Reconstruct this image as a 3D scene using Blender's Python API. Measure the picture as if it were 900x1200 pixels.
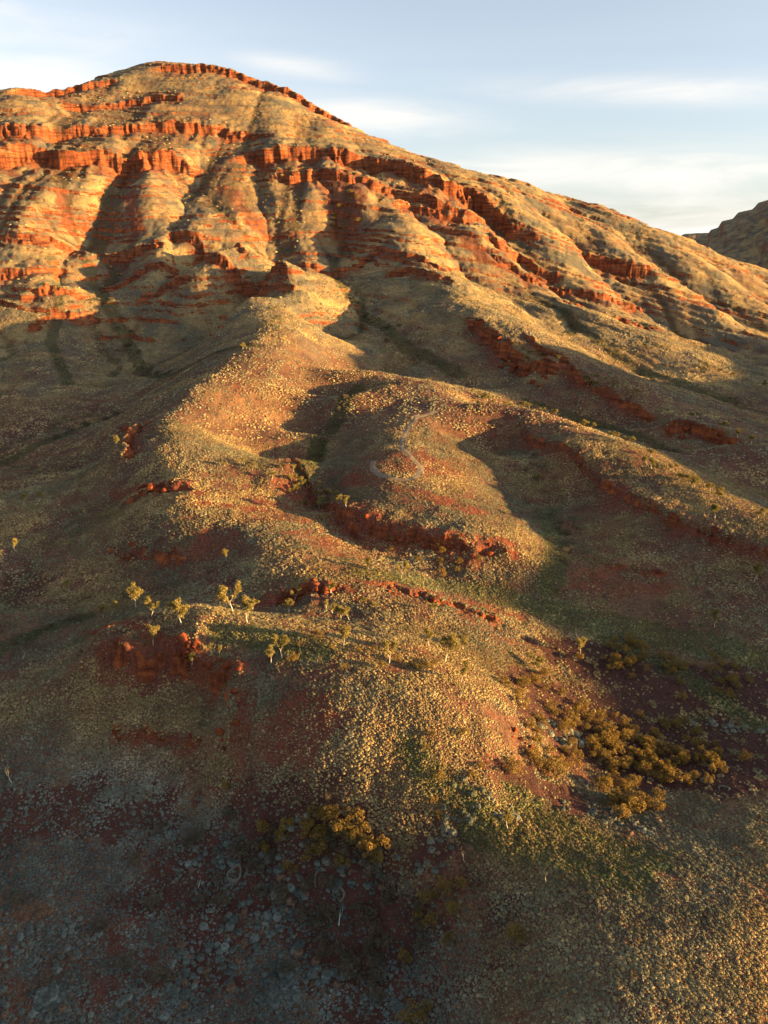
import bpy, math, random
import numpy as np
R_ = math.radians
random.seed(7)
import time; T0=time.time()
def tick(s): print('T %.1f %s'%(time.time()-T0,s))
for o in list(bpy.data.objects): bpy.data.objects.remove(o)
SC = bpy.context.scene
COL = SC.collection

# ------------------------------------------------------------------ camera, sky, sun, exposure
HC = 100.0; PITCH = R_(19.0); FPX = 900.0
cam = bpy.data.cameras.new('camera'); camo = bpy.data.objects.new('camera', cam); COL.objects.link(camo)
camo.location = (0, 0, HC); camo.rotation_euler = (math.pi/2 - PITCH, 0, 0)
cam.sensor_fit = 'HORIZONTAL'; cam.sensor_width = 36; cam.lens = 36.0
cam.clip_start = 0.5; cam.clip_end = 40000
SC.camera = camo

SUN_AZ, SUN_EL = R_(104), R_(6.0)          # azimuth clockwise from the view direction (+Y)
sd = (math.sin(SUN_AZ)*math.cos(SUN_EL), math.cos(SUN_AZ)*math.cos(SUN_EL), math.sin(SUN_EL))
sl = bpy.data.lights.new('sun', 'SUN'); so = bpy.data.objects.new('sun', sl); COL.objects.link(so)
sl.energy = 4.8; sl.angle = R_(0.55); sl.color = (1.0, 0.605, 0.215)
from mathutils import Vector
so.rotation_euler = Vector(sd).to_track_quat('Z', 'Y').to_euler()
so.location = (300, -60, 260)

SC.view_settings.view_transform = 'Standard'; SC.view_settings.look = 'None'
SC.view_settings.exposure = 2.42; SC.view_settings.gamma = 1; SC.view_settings.use_curve_mapping = False

W = bpy.data.worlds.new('World'); SC.world = W; W.use_nodes = True
nt = W.node_tree; N = nt.nodes; L = nt.links
for n in list(N): N.remove(n)
def nd(t, **k):
    n = N.new(t)
    for a, v in k.items(): setattr(n, a, v)
    return n
def setup_world():
    out = nd('ShaderNodeOutputWorld'); bg = nd('ShaderNodeBackground'); bg.inputs[1].default_value = 0.047
    sky = nd('ShaderNodeTexSky', sky_type='NISHITA', sun_disc=False, sun_elevation=R_(14), sun_rotation=SUN_AZ,
             altitude=300, air_density=1.0, dust_density=1.6, ozone_density=2.2)
    tc = nd('ShaderNodeTexCoord')
    sep = nd('ShaderNodeSeparateXYZ'); L.new(tc.outputs['Generated'], sep.inputs[0])
    # thin high cloud: the view direction carried to a flat layer, stretched streaks
    zz = nd('ShaderNodeMath', operation='MAXIMUM'); L.new(sep.outputs[2], zz.inputs[0]); zz.inputs[1].default_value = 0.0
    za = nd('ShaderNodeMath', operation='ADD'); L.new(zz.outputs[0], za.inputs[0]); za.inputs[1].default_value = 0.10
    vx = nd('ShaderNodeMath', operation='DIVIDE'); L.new(sep.outputs[0], vx.inputs[0]); L.new(za.outputs[0], vx.inputs[1])
    vy = nd('ShaderNodeMath', operation='DIVIDE'); L.new(sep.outputs[1], vy.inputs[0]); L.new(za.outputs[0], vy.inputs[1])
    cb = nd('ShaderNodeCombineXYZ'); L.new(vx.outputs[0], cb.inputs[0]); L.new(vy.outputs[0], cb.inputs[1])
    mp = nd('ShaderNodeMapping'); L.new(cb.outputs[0], mp.inputs[0])
    mp.inputs['Location'].default_value = (1.3, 3.7, 0); mp.inputs['Scale'].default_value = (0.35, 1.5, 1); mp.inputs['Rotation'].default_value = (0, 0, R_(-8))
    nz = nd('ShaderNodeTexNoise'); L.new(mp.outputs[0], nz.inputs['Vector'])
    nz.inputs['Scale'].default_value = 1.0; nz.inputs['Detail'].default_value = 7; nz.inputs['Roughness'].default_value = 0.52; nz.inputs['Distortion'].default_value = 0.35
    cr = nd('ShaderNodeValToRGB'); L.new(nz.outputs[0], cr.inputs[0])
    cr.color_ramp.elements[0].position = 0.50; cr.color_ramp.elements[0].color = (0, 0, 0, 1)
    cr.color_ramp.elements[1].position = 0.78; cr.color_ramp.elements[1].color = (1, 1, 1, 1)
    # cloud banks at the places the photograph has them (directions in the sky)
    def bank(d, sx, sz, amp, tilt=0.0):
        l = math.sqrt(sum(c*c for c in d)); d = [c/l for c in d]
        az = math.atan2(d[0], d[1]); el = math.asin(d[2])
        return az, el, sx, sz, amp, tilt
    azn = nd('ShaderNodeMath', operation='ARCTAN2'); L.new(sep.outputs[0], azn.inputs[0]); L.new(sep.outputs[1], azn.inputs[1])
    eln = nd('ShaderNodeMath', operation='ARCSINE'); L.new(sep.outputs[2], eln.inputs[0])
    nz2 = nd('ShaderNodeTexNoise'); mp2 = nd('ShaderNodeMapping'); L.new(tc.outputs['Generated'], mp2.inputs[0])
    mp2.inputs['Scale'].default_value = (5, 5, 30); L.new(mp2.outputs[0], nz2.inputs['Vector'])
    nz2.inputs['Scale'].default_value = 1.1; nz2.inputs['Detail'].default_value = 8; nz2.inputs['Roughness'].default_value = 0.6; nz2.inputs['Distortion'].default_value = 0.6
    acc = None
    def pix(px, py):
        u = (px-450)/FPX; v = (600-py)/FPX
        return (u, math.cos(PITCH)+v*math.sin(PITCH), -math.sin(PITCH)+v*math.cos(PITCH))
    banks = [bank(pix(20, 85), .16, .030, 1.0, -.06), bank(pix(345, 78), .07, .011, .62, -.10), bank(pix(440, 138), .11, .020, 1.0, -.06),
             bank(pix(700, 205), .40, .026, 1.0, -.01), bank(pix(800, 275), .9, .05, .95, 0), bank(pix(820, 105), .22, .013, .75, -.04), bank(pix(-200, 20), .3, .03, .7, 0), bank(pix(0, 12), .04, .012, .5, 0)]
    for az, el, sx, sz, amp, tilt in banks:
        a = nd('ShaderNodeMath', operation='SUBTRACT'); L.new(azn.outputs[0], a.inputs[0]); a.inputs[1].default_value = az
        e = nd('ShaderNodeMath', operation='SUBTRACT'); L.new(eln.outputs[0], e.inputs[0]); e.inputs[1].default_value = el
        t = nd('ShaderNodeMath', operation='MULTIPLY'); L.new(a.outputs[0], t.inputs[0]); t.inputs[1].default_value = -tilt
        e2 = nd('ShaderNodeMath', operation='ADD'); L.new(e.outputs[0], e2.inputs[0]); L.new(t.outputs[0], e2.inputs[1])
        a2 = nd('ShaderNodeMath', operation='DIVIDE'); L.new(a.outputs[0], a2.inputs[0]); a2.inputs[1].default_value = sx
        e3 = nd('ShaderNodeMath', operation='DIVIDE'); L.new(e2.outputs[0], e3.inputs[0]); e3.inputs[1].default_value = sz
        aa = nd('ShaderNodeMath', operation='MULTIPLY'); L.new(a2.outputs[0], aa.inputs[0]); L.new(a2.outputs[0], aa.inputs[1])
        ee = nd('ShaderNodeMath', operation='MULTIPLY'); L.new(e3.outputs[0], ee.inputs[0]); L.new(e3.outputs[0], ee.inputs[1])
        s = nd('ShaderNodeMath', operation='ADD'); L.new(aa.outputs[0], s.inputs[0]); L.new(ee.outputs[0], s.inputs[1])
        m = nd('ShaderNodeMath', operation='MULTIPLY'); L.new(s.outputs[0], m.inputs[0]); m.inputs[1].default_value = -1
        x = nd('ShaderNodeMath', operation='EXPONENT'); L.new(m.outputs[0], x.inputs[0])
        y = nd('ShaderNodeMath', operation='MULTIPLY'); L.new(x.outputs[0], y.inputs[0]); y.inputs[1].default_value = amp
        if acc is None: acc = y
        else:
            q = nd('ShaderNodeMath', operation='MAXIMUM'); L.new(acc.outputs[0], q.inputs[0]); L.new(y.outputs[0], q.inputs[1]); acc = q
    w1 = nd('ShaderNodeMapRange'); L.new(nz2.outputs[0], w1.inputs[0]); w1.inputs[1].default_value = .25; w1.inputs[2].default_value = .68
    w1.inputs[3].default_value = .12; w1.inputs[4].default_value = 1.15
    mm = nd('ShaderNodeMath', operation='MULTIPLY'); L.new(acc.outputs[0], mm.inputs[0]); L.new(w1.outputs[0], mm.inputs[1])
    c2 = nd('ShaderNodeMath', operation='MULTIPLY'); L.new(cr.outputs[0], c2.inputs[0]); c2.inputs[1].default_value = 0.10
    tot = nd('ShaderNodeMath', operation='ADD', use_clamp=True); L.new(mm.outputs[0], tot.inputs[0]); L.new(c2.outputs[0], tot.inputs[1])
    hs = nd('ShaderNodeHueSaturation'); L.new(sky.outputs[0], hs.inputs['Color']); hs.inputs['Saturation'].default_value = 0.54; hs.inputs['Value'].default_value = 1.0
    mx = nd('ShaderNodeMix', data_type='RGBA'); L.new(tot.outputs[0], mx.inputs[0]); L.new(hs.outputs[0], mx.inputs[6]); mx.inputs[7].default_value = (4.5, 4.3, 4.0, 1)
    L.new(mx.outputs[2], bg.inputs[0]); L.new(bg.outputs[0], out.inputs[0])
setup_world()

# ------------------------------------------------------------------ small numeric helpers
def sstep(a, b, x):
    t = np.clip((x-a)/(b-a), 0, 1); return t*t*(3-2*t)
def gnoise(x, y, seed=0):
    xi = np.floor(x).astype(np.int64); yi = np.floor(y).astype(np.int64)
    xf = x-xi; yf = y-yi
    u = xf*xf*xf*(xf*(xf*6-15)+10); v = yf*yf*yf*(yf*(yf*6-15)+10)
    def g(ix, iy, dx, dy):
        h = (ix*374761393 + iy*668265263 + seed*1442695041) & 0xffffffff
        h = ((h ^ (h >> 13))*1274126177) & 0xffffffff
        h = (h ^ (h >> 16)) & 0xffff
        a = h*(2*math.pi/65536)
        return np.cos(a)*dx + np.sin(a)*dy
    a = g(xi, yi, xf, yf); b = g(xi+1, yi, xf-1, yf); c = g(xi, yi+1, xf, yf-1); d = g(xi+1, yi+1, xf-1, yf-1)
    return (a*(1-u)+b*u)*(1-v) + (c*(1-u)+d*u)*v        # about -0.7 .. 0.7
def fbm(x, y, seed, octv=4, gain=.5):
    s = 0; a = 1
    for i in range(octv):
        s = s + a*gnoise(x*(2**i), y*(2**i), seed+i*17); a *= gain
    return s
def ridged(x, y, seed, octv=3):
    s = 0; a = 1
    for i in range(octv):
        s = s + a*(1-2.2*np.abs(gnoise(x*2**i, y*2**i, seed+i*31))); a *= .5
    return s/1.75
CP, SP = math.cos(PITCH), math.sin(PITCH)
def pxs(px, py):
    u = (px-450)/FPX; v = (600-py)/FPX; k = CP+v*SP
    return u/k, (-SP+v*CP)/k                       # X/Y, (z-HC)/Y
def pY(px, py, Y):
    a, s = pxs(px, py); return (a*Y, Y, HC+s*Y)
def pZ(px, py, z):
    a, s = pxs(px, py); Y = (z-HC)/s; return (a*Y, Y, z)

# ------------------------------------------------------------------ the lie of the land: surveyed spot heights
Zp = [ # near ground, by height
 (-120,1230,2),(0,1200,2),(150,1200,3),(300,1200,3),(450,1200,5),(560,1200,10),(650,1200,17),(750,1200,18.5),(900,1200,18),(1020,1200,16),
 (-60,1100,3),(100,1100,3),(250,1100,3),(350,1100,3.5),(420,1100,4.5),(480,1100,7),(560,1100,11),(650,1100,18),(750,1100,18.5),(900,1100,17.5),(1000,1100,16),
 (-60,1000,6),(100,1000,5.5),(200,1000,5),(260,1000,6),(320,1000,7),(400,1000,12.5),(420,1050,9),(480,1050,11),(500,1000,14.5),(600,1000,17.5),(600,1050,16.5),(700,1000,17),(800,1000,16.5),(900,1000,16),(1000,1000,15),
 (-60,900,10),(40,900,9),(150,900,10),(230,900,11.5),(262,890,14),(300,895,17.5),(350,900,19.5),(450,900,20.5),(540,900,20.5),(600,905,18.5),(650,930,13.5),(740,950,13),(830,950,14),(950,950,15),
 (480,950,17.5),(540,950,17.5),(600,950,16.5),(400,950,16),(330,950,13.5),(250,950,7.5),
 (0,850,12),(100,850,12),(200,855,13),(240,850,14),(262,850,17),(288,850,21),(350,850,23.5),(430,850,24.5),(510,850,25),(570,850,24),(612,862,19),(650,870,13.5),(720,870,11),(800,870,10),(900,880,11),(1000,880,12),
 (340,800,26),(430,790,27),(500,795,27),(560,810,26),(600,820,20),(640,820,14),(700,820,11.5),(800,820,9.5),(900,820,9),(1000,820,9),
 (100,736,27),(150,745,27),(205,752,27),(270,775,27.5),(100,768,18.5),(180,800,17.5),(245,825,17),(60,790,13),(0,810,12),
 (110,724,27.5),(160,714,29.5),(230,706,32),(300,733,28.5),(360,742,28),(400,760,26.5),(300,760,25.5),
 (0,768,11),(60,736,15),(-60,800,10),
 (450,740,24),(500,755,24),(550,765,21),(600,775,16.5),(650,785,12.5),(300,724,18),(400,728,20),(350,721,18),(362,692,24.5),(322,700,22),(400,690,24.5),
 (520,685,16.5),(600,705,15),(700,725,13),(800,745,11),(900,770,9),(1000,790,8),(750,770,13),(850,785,10.5),
 (200,690,15),(150,660,16.5),(100,620,19),(50,590,20),(0,640,17),(0,700,12),(-60,620,18),
 (0,545,16.5),(60,515,20),(125,540,19),(130,600,18.5),(110,560,19),(60,560,20),
]
Yp = [ # far ground, by distance
 (140,483,375),(0,500,352),(50,470,385),(-60,500,350),
 (100,440,450),(100,400,520),(100,350,570),(100,310,620),(100,250,690),(100,200,760),(100,150,850),(100,112,950),(100,96,1030),
 (0,440,440),(0,400,505),(0,350,550),(0,300,610),(0,250,670),(0,200,740),(0,150,840),(0,110,960),
 (-100,400,480),(-100,300,620),(-100,200,760),(-100,130,940),
 (50,420,470),(60,330,560),
 # first spur
 (160,488,276),(165,518,259),(200,540,248),(172,574,227),(230,445,315),(300,410,370),(340,380,412),(290,346,500),(240,320,560),(200,292,620),
 (300,540,252),(335,528,256),(358,500,289),(382,480,316),(392,460,338),(320,560,238),(300,480,313),(350,440,365),(250,500,292),(200,600,208),(250,600,210),(300,620,196),(350,640,187),(430,668,176),(480,690,170),(570,722,161),
 (250,650,192),(200,650,194),(300,570,237),(390,430,368),(400,455,355),
 # valley behind it
 (195,440,462),(150,400,530),(125,352,605),(100,292,665),(160,330,620),(240,400,515),(290,385,505),
 # first gully
 (418,452,385),(400,480,352),(372,520,312),(352,560,274),(380,600,236),(430,640,206),(470,665,192),
 (230,337,625),(300,364,560),(370,404,475),(400,432,415),
 # second spur
 (430,430,375),(460,448,338),(490,480,305),(450,480,316),(490,520,268),(440,520,273),(425,560,237),(450,560,234),(460,530,258),(500,560,238),(500,600,211),(440,600,211),(418,590,219),(555,618,199),(595,633,193),(520,629,195.5),(520,657,192),(450,645,198),(590,660,190),
 (550,540,260),(570,580,232),
 # second gully
 (560,485,335),(600,530,292),(640,590,246),(660,640,211),(650,690,182),
 # long ridge
 (530,455,342),(580,468,315),(620,484,298),(700,510,272),(760,540,252),(850,590,214),(900,610,202),(960,640,189),(1050,680,175),
 (612,492,296),(660,525,266),(700,555,245),(780,600,214),(850,630,198),(900,645,190),(960,670,181),
 (700,567,244),(780,614,212),(850,644,196),(900,661,188),
 (700,620,216),(760,650,198),(720,680,186),(850,690,181),(900,702,176),(800,700,178),(1000,720,172),
 # ground behind long ridge
 (560,452,395),(600,463,372),(700,496,350),(780,530,305),(900,580,255),(1000,620,225),
 (530,440,415),(480,410,455),(430,374,530),(395,334,610),(390,300,665),(350,318,600),(410,352,565),
 # third spur
 (500,308,585),(540,334,535),(560,362,480),(600,390,430),(650,418,398),(700,450,375),(800,490,328),(900,530,284),(1000,570,250),
 (600,430,418),(600,450,402),(660,450,385),(660,470,375),(750,480,352),(750,496,346),
 (660,398,530),(740,440,455),(850,472,410),(900,490,382),(1000,530,330),
 (640,346,630),(700,372,560),(760,400,510),(830,430,480),(900,450,450),(1000,480,420),
 (760,378,630),(850,400,600),(900,415,570),(1000,450,500),
 # shoulder above it
 (230,290,635),(270,289,600),(320,303,558),(350,340,514),(368,368,474),
 (430,276,660),(460,280,640),(520,270,715),(600,330,640),(660,362,600),
 # the mountain
 (250,250,700),(250,200,790),(250,150,880),(250,110,980),(250,80,1090),(215,74,1110),(180,72,1110),(140,78,1080),(300,92,1070),(350,112,1040),(180,110,990),
 (400,250,725),(400,200,800),(400,160,890),(400,138,1010),
 (550,330,610),(550,280,690),(550,230,770),(565,204,880),(470,200,800),(450,168,960),
 (700,350,650),(700,300,730),(700,262,800),(685,240,880),(625,220,890),
 (850,380,630),(850,330,730),(790,275,860),(900,315,830),(900,350,740),(1000,360,800),(1000,420,640),
]
ctrl = [pZ(*p) for p in Zp] + [pY(*p) for p in Yp]
# ground outside the picture and behind the skyline
def beyond(px, py, Y, dY, drop):
    x, y, z = pY(px, py, Y); ctrl.append((x*(Y+dY)/Y, Y+dY, z-drop))
for px, py, Y in [(0,108,970),(100,96,1030),(180,72,1110),(250,82,1080),(330,110,1040),(400,138,1010),(450,168,960),(565,204,880),(625,220,890),(685,240,880),(790,275,860),(900,315,830)]:
    beyond(px, py, Y, 120, 26); beyond(px, py, Y, 350, 120)
for a in (-75, -55):
    for r, z in ((60, 5), (120, 12), (200, 26), (330, 34), (520, 70), (800, 180), (1100, 230)): ctrl.append((r*math.sin(R_(a)), r*math.cos(R_(a)), z))
for a in (50, 75):
    for r, z in ((60, 12), (120, 14), (200, 14), (330, 18), (520, 26), (800, 50), (1100, 70)): ctrl.append((r*math.sin(R_(a)), r*math.cos(R_(a)), z))
for a in (-40, -15, 15, 40):
    ctrl.append((25*math.sin(R_(a)), 25*math.cos(R_(a)), 4+6*(a > 0)))
ctrl = np.array(ctrl)
KT = 1.0
def lp(x, y): return np.arctan2(x, y)*1.0, np.log(np.hypot(x, y))
ct, cl = lp(ctrl[:, 0], ctrl[:, 1])
CC = 0.012
def ker(d2): return np.sqrt(d2+CC*CC)
D = ker((ct[:, None]-ct[None])**2+(cl[:, None]-cl[None])**2)
n = len(ct)
A = np.zeros((n+3, n+3)); A[:n, :n] = D - np.eye(n)*0.0015; A[:n, n] = 1; A[:n, n+1] = ct; A[:n, n+2] = cl; A[n:, :n] = A[:n, n:].T
wts = np.linalg.solve(A, np.concatenate([ctrl[:, 2], np.zeros(3)]))
def rbf(t, l):
    out = np.zeros_like(t); f = t.ravel(); g = l.ravel(); o = out.ravel()
    for i in range(0, len(f), 20000):
        a = f[i:i+20000, None]-ct[None]; b = g[i:i+20000, None]-cl[None]
        o[i:i+20000] = ker(a*a+b*b)@wts[:n]+wts[n]+wts[n+1]*f[i:i+20000]+wts[n+2]*g[i:i+20000]
    return o.reshape(t.shape)

# unseen range added off to the right, crest shaped to block the low sun
d2 = np.array([math.sin(SUN_AZ), math.cos(SUN_AZ)]); pr = np.array([-d2[1], d2[0]])      # pr: roughly +Y
TE = math.tan(SUN_EL)
SH_C = [-400, 20, 54, 105, 125, 140, 160, 172, 180, 194, 236, 278, 292, 306, 334, 348, 362, 390, 404, 418, 432, 446, 474, 502, 530, 600, 656, 700, 754, 900, 1400]
SH_A = [   0, 9.0, 9.5, 9.0, 8.8, 9.3, 10.5, 13, 17, 19.5, 21, 24, 27, 20, 24, 28, 32, 41, 46, 58, 54, 32, 18, 20, 24, 24, 24, 10, 0, -40, -90]
def off_range(x, y):
    lx = 300+0.55*np.clip(y, -200, 900)
    d = x-lx
    rx, ry = lx, y
    c = rx*pr[0]+ry*pr[1]; s = rx*d2[0]+ry*d2[1]
    crest = np.interp(c, SH_C, SH_A)+TE*s+1.5*fbm(y/40., x/200., 91, 3)
    w = np.where(d < 0, 95, 170)
    return np.maximum(crest, 10)*np.exp(-(d/w)**2)

def interp_grid(G, fi, fj):
    i = np.clip(np.floor(fi).astype(int), 0, G.shape[0]-2); j = np.clip(np.floor(fj).astype(int), 0, G.shape[1]-2)
    u = np.clip(fi-i, 0, 1); v = np.clip(fj-j, 0, 1)
    return (G[i, j]*(1-v)+G[i, j+1]*v)*(1-u)+(G[i+1, j]*(1-v)+G[i+1, j+1]*v)*u

# coarse lattice of the interpolated ground
CT = np.linspace(-math.pi, math.pi, 700); CL = np.linspace(math.log(3), math.log(13000), 420)
def base_coarse():
    T, Lr = np.meshgrid(CT, CL)
    Tc = np.clip(T, -1.35, 1.35); Lc = np.clip(Lr, math.log(20), math.log(1450))
    z = rbf(Tc, Lc)
    x = np.sin(T)*np.exp(Lr); y = np.cos(T)*np.exp(Lr); r = np.exp(Lr)
    plain = 12+10*fbm(x/300, y/300, 5, 3)
    side = sstep(0.85, 1.25, np.abs(T)); z = z*(1-side)+plain*side
    far = sstep(math.log(1150), math.log(1500), Lr); z = z*(1-far)+(30+25*fbm(x/900, y/900, 8, 3))*far
    return z
CZ = base_coarse(); tick('base')
def base_h(x, y):
    t, l = np.arctan2(x, y), np.log(np.maximum(np.hypot(x, y), 3.01))
    return interp_grid(CZ, (l-CL[0])/(CL[1]-CL[0]), (t-CT[0])/(CT[1]-CT[0]))

# running water: a regular 5 m lattice is carved along its own drainage
def carve():
    cs = 5.0; x0, y0 = -800., 40.; nx, ny = 340, 262
    xs = x0+cs*np.arange(nx); ys = y0+cs*np.arange(ny); X, Y = np.meshgrid(xs, ys)
    z = base_h(X, Y)
    m_ = sstep(330, 620, Y)
    z = z + (9.0*fbm(X/110+.4*Y/110, Y/190, 3, 2)+5.0*gnoise(X/52, Y/75, 36))*m_ + .8*fbm(X/25, Y/25, 33, 2)
    z0 = z.copy()
    for it in range(4):
        zp = np.pad(z, 1, mode='edge'); best = np.zeros_like(z); rec = np.arange(z.size).reshape(z.shape).copy()
        idx = np.arange(z.size).reshape(z.shape); ip = np.pad(idx, 1, mode='edge')
        for dy in (-1, 0, 1):
            for dx in (-1, 0, 1):
                if dx == 0 and dy == 0: continue
                sl_ = (z-zp[1+dy:1+dy+ny, 1+dx:1+dx+nx])/(cs*math.hypot(dx, dy))
                m = sl_ > best; best[m] = sl_[m]; rec[m] = ip[1+dy:1+dy+ny, 1+dx:1+dx+nx][m]
        acc = np.ones(z.size); order = np.argsort(-z.ravel()); rc = rec.ravel()
        al = acc.tolist(); rl = rc.tolist()
        for k in order.tolist():
            q = rl[k]
            if q != k: al[q] += al[k]
        acc = np.array(al).reshape(z.shape)
        slp = np.minimum(best, .6)
        amt = (0.55-.28*sstep(520, 700, Y))*np.clip(np.log1p(acc/4)-1.1, 0, 3.6)*(0.25+1.6*slp)*sstep(110, 360, Y)+.16*np.log1p(acc/4)*sstep(60, 120, Y)
        z = z-amt
        for _ in range(5):
            zp = np.pad(z, 1, mode='edge')
            z = z*.80+.05*(zp[:-2, 1:-1]+zp[2:, 1:-1]+zp[1:-1, :-2]+zp[1:-1, 2:])
    dz = z-z0
    # keep the mean level: only relief is wanted
    k = 9; pad = np.pad(dz, k, mode='edge'); cs_ = np.cumsum(np.cumsum(pad, 0), 1)
    m = (cs_[2*k:, 2*k:]-cs_[:-2*k, 2*k:]-cs_[2*k:, :-2*k]+cs_[:-2*k, :-2*k])/(4*k*k); m = m[:ny, :nx]
    dz = dz-m*.85
    edge = np.minimum.reduce([X-xs[0], xs[-1]-X, Y-ys[0], ys[-1]-Y]); dz *= sstep(0, 60, edge)
    return dz+(z0-base_h(X, Y))*sstep(0, 60, edge), x0, y0, cs, np.log1p(acc)
DZ, gx0, gy0, gcs, ACC = carve(); tick('carve')
def eros(x, y, G=None):
    G = DZ if G is None else G
    fi = (y-gy0)/gcs; fj = (x-gx0)/gcs
    ok = (fi > 0) & (fj > 0) & (fi < G.shape[0]-1) & (fj < G.shape[1]-1)
    return interp_grid(G, np.clip(fi, 0, G.shape[0]-1.001), np.clip(fj, 0, G.shape[1]-1.001))*ok

def ribs(x, y):
    k = sstep(-260, 20, x); u = x+.43*(y-650)*k+14*fbm(x/60, y/60, 95, 2)
    a = np.abs(np.sin(math.pi*u/76+.6))**.8
    env = sstep(520, 600, y)*sstep(930, 740, y)*(.55+.9*np.clip(.5+gnoise(u/76, y*0, 96), 0, 1))
    b = np.abs(np.sin(math.pi*(u+17*gnoise(x/40, y/40, 98))/27))
    return ((a-.55)*9.0+(b-.6)*.9)*env*(np.abs(np.arctan2(x, y)) < 1.2)
# ------------------------------------------------------------------ cliffs: ragged steps along lines on the ground
CLIFFS = [ # points (px, py, distance) along the lip from left to right, height, reach, face width, raggedness
 ([(-60,188,745),(0,182,765),(60,190,775),(120,186,780),(200,190,790),(250,196,800)], 15.5, 40, 3.0, 12),
 ([(-60,150,820),(0,152,830),(60,150,840),(130,146,860),(200,150,875),(270,158,880),(330,165,870)], 11, 30, 2.5, 8),
 ([(60,120,920),(110,116,935),(180,122,960),(230,128,950)], 7, 24, 2.2, 7),
 ([(150,92,1035),(200,86,1050),(250,88,1050),(300,101,1030),(350,120,1005),(400,145,975),(430,160,950)], 9, 30, 2.6, 5),
 ([(0,118,930),(60,100,985),(110,95,1005),(150,94,1020)], 8, 30, 2.6, 5),
 ([(250,176,820),(320,172,825),(400,178,830),(460,190,810),(520,208,785),(570,222,765),(610,240,735),(650,262,710)], 15, 34, 2.6, 8),
 ([(300,196,785),(360,196,785),(430,206,775),(500,224,755),(560,238,730)], 9, 24, 2.4, 7),
 ([(560,262,700),(620,270,690),(670,290,670)], 7, 20, 2.2, 6),
 ([(680,292,725),(720,298,720),(770,314,710)], 12, 26, 2.3, 5),
 ([(450,236,745),(520,250,740),(570,262,740)], 6, 20, 2.5, 6),
 ([(-40,282,630),(20,278,640),(70,284,640),(110,296,630)], 5, 18, 2.2, 6),
 ([(-40,318,585),(30,312,590),(80,312,600)], 5, 16, 2.0, 6),
 ([(20,350,545),(60,336,560),(110,340,575)], 5, 15, 2.0, 5),
 ([(20,376,520),(70,360,540),(120,372,550)], 4, 14, 2.0, 5),
 ([(110,300,640),(160,296,645),(200,306,630)], 4.5, 14, 2.0, 4),
 ([(110,322,600),(170,318,605),(230,318,600)], 5, 14, 2.0, 4),
 ([(150,345,560),(200,338,570),(230,345,560)], 4, 13, 2.0, 4),
 ([(175,296,640),(220,290,650),(265,296,625),(300,306,590)], 6, 15, 2.0, 4),
 ([(230,328,600),(270,322,580),(320,322,560),(345,332,535)], 6, 15, 2.0, 4),
 ([(290,350,560),(330,346,535),(350,358,515)], 2.5, 10, 2.0, 4),
 ([(330,292,640),(380,296,630),(440,292,640),(490,300,620),(540,330,580)], 4, 14, 2, 5),
 ([(440,310,610),(480,322,590),(540,346,545)], 4, 14, 2, 5),
 ([(560,300,680),(620,330,650),(700,345,650),(780,370,640)], 4, 16, 2, 6),
 ([(640,360,610),(700,372,590),(790,392,590)], 3.5, 13, 2, 5),
 ([(545,380,475),(575,405,438),(605,428,420),(640,444,400),(665,452,388)], 7.5, 15, 1.6, 4),
 ([(600,398,446),(640,425,412),(690,455,378),(740,475,356),(790,492,334)], 3.5, 10, 1.3, 3),
 ([(770,498,330),(800,502,322),(840,508,312),(865,525,295)], 6, 12, 1.4, 3),
 ([(150,540,252),(149,510,266),(156,490,278),(180,476,292)], 4.5, 11, 1.3, 2.0),
 ([(135,580,228),(160,568,230),(200,570,229),(230,578,226)], 3.2, 7, .9, 1.4),
 ([(120,625,205),(150,632,200),(190,645,195),(230,655,190)], 1.8, 6, .9, 1.5),
 ([(380,592,222),(420,606,212),(470,618,202),(520,630,196),(560,636,193),(600,638,193)], 3.2, 9, 1.2, 2.6),
 ([(340,570,262),(370,590,236),(400,615,216),(440,640,200)], 2.5, 7, 1.0, 1.6),
 ([(600,488,302),(630,505,284),(665,528,265),(700,555,245),(740,578,229),(780,600,214),(815,617,205),(850,630,198),(900,646,190),(960,668,181)], 3.4, 8, .8, 1.3),
 ([(318,700,167),(345,694,166),(375,688,166),(402,684,168)], 2.2, 6, .9, 2.0),
 ([(430,682,172),(470,690,169),(520,702,166),(570,714,162),(610,722,160)], 1.2, 5, .9, 2.0),
 ([(92,742,137),(120,738,138),(160,748,135),(205,754,134),(245,765,130),(283,782,126)], 3.6, 7, .7, 1.6),
 ([(110,770,126),(150,778,124),(200,790,122),(240,806,118)], 1.8, 5, .7, 1.3),
 ([(700,665,194),(740,672,192),(790,685,188)], 1.6, 6, 1.0, 1.4),
]
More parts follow.
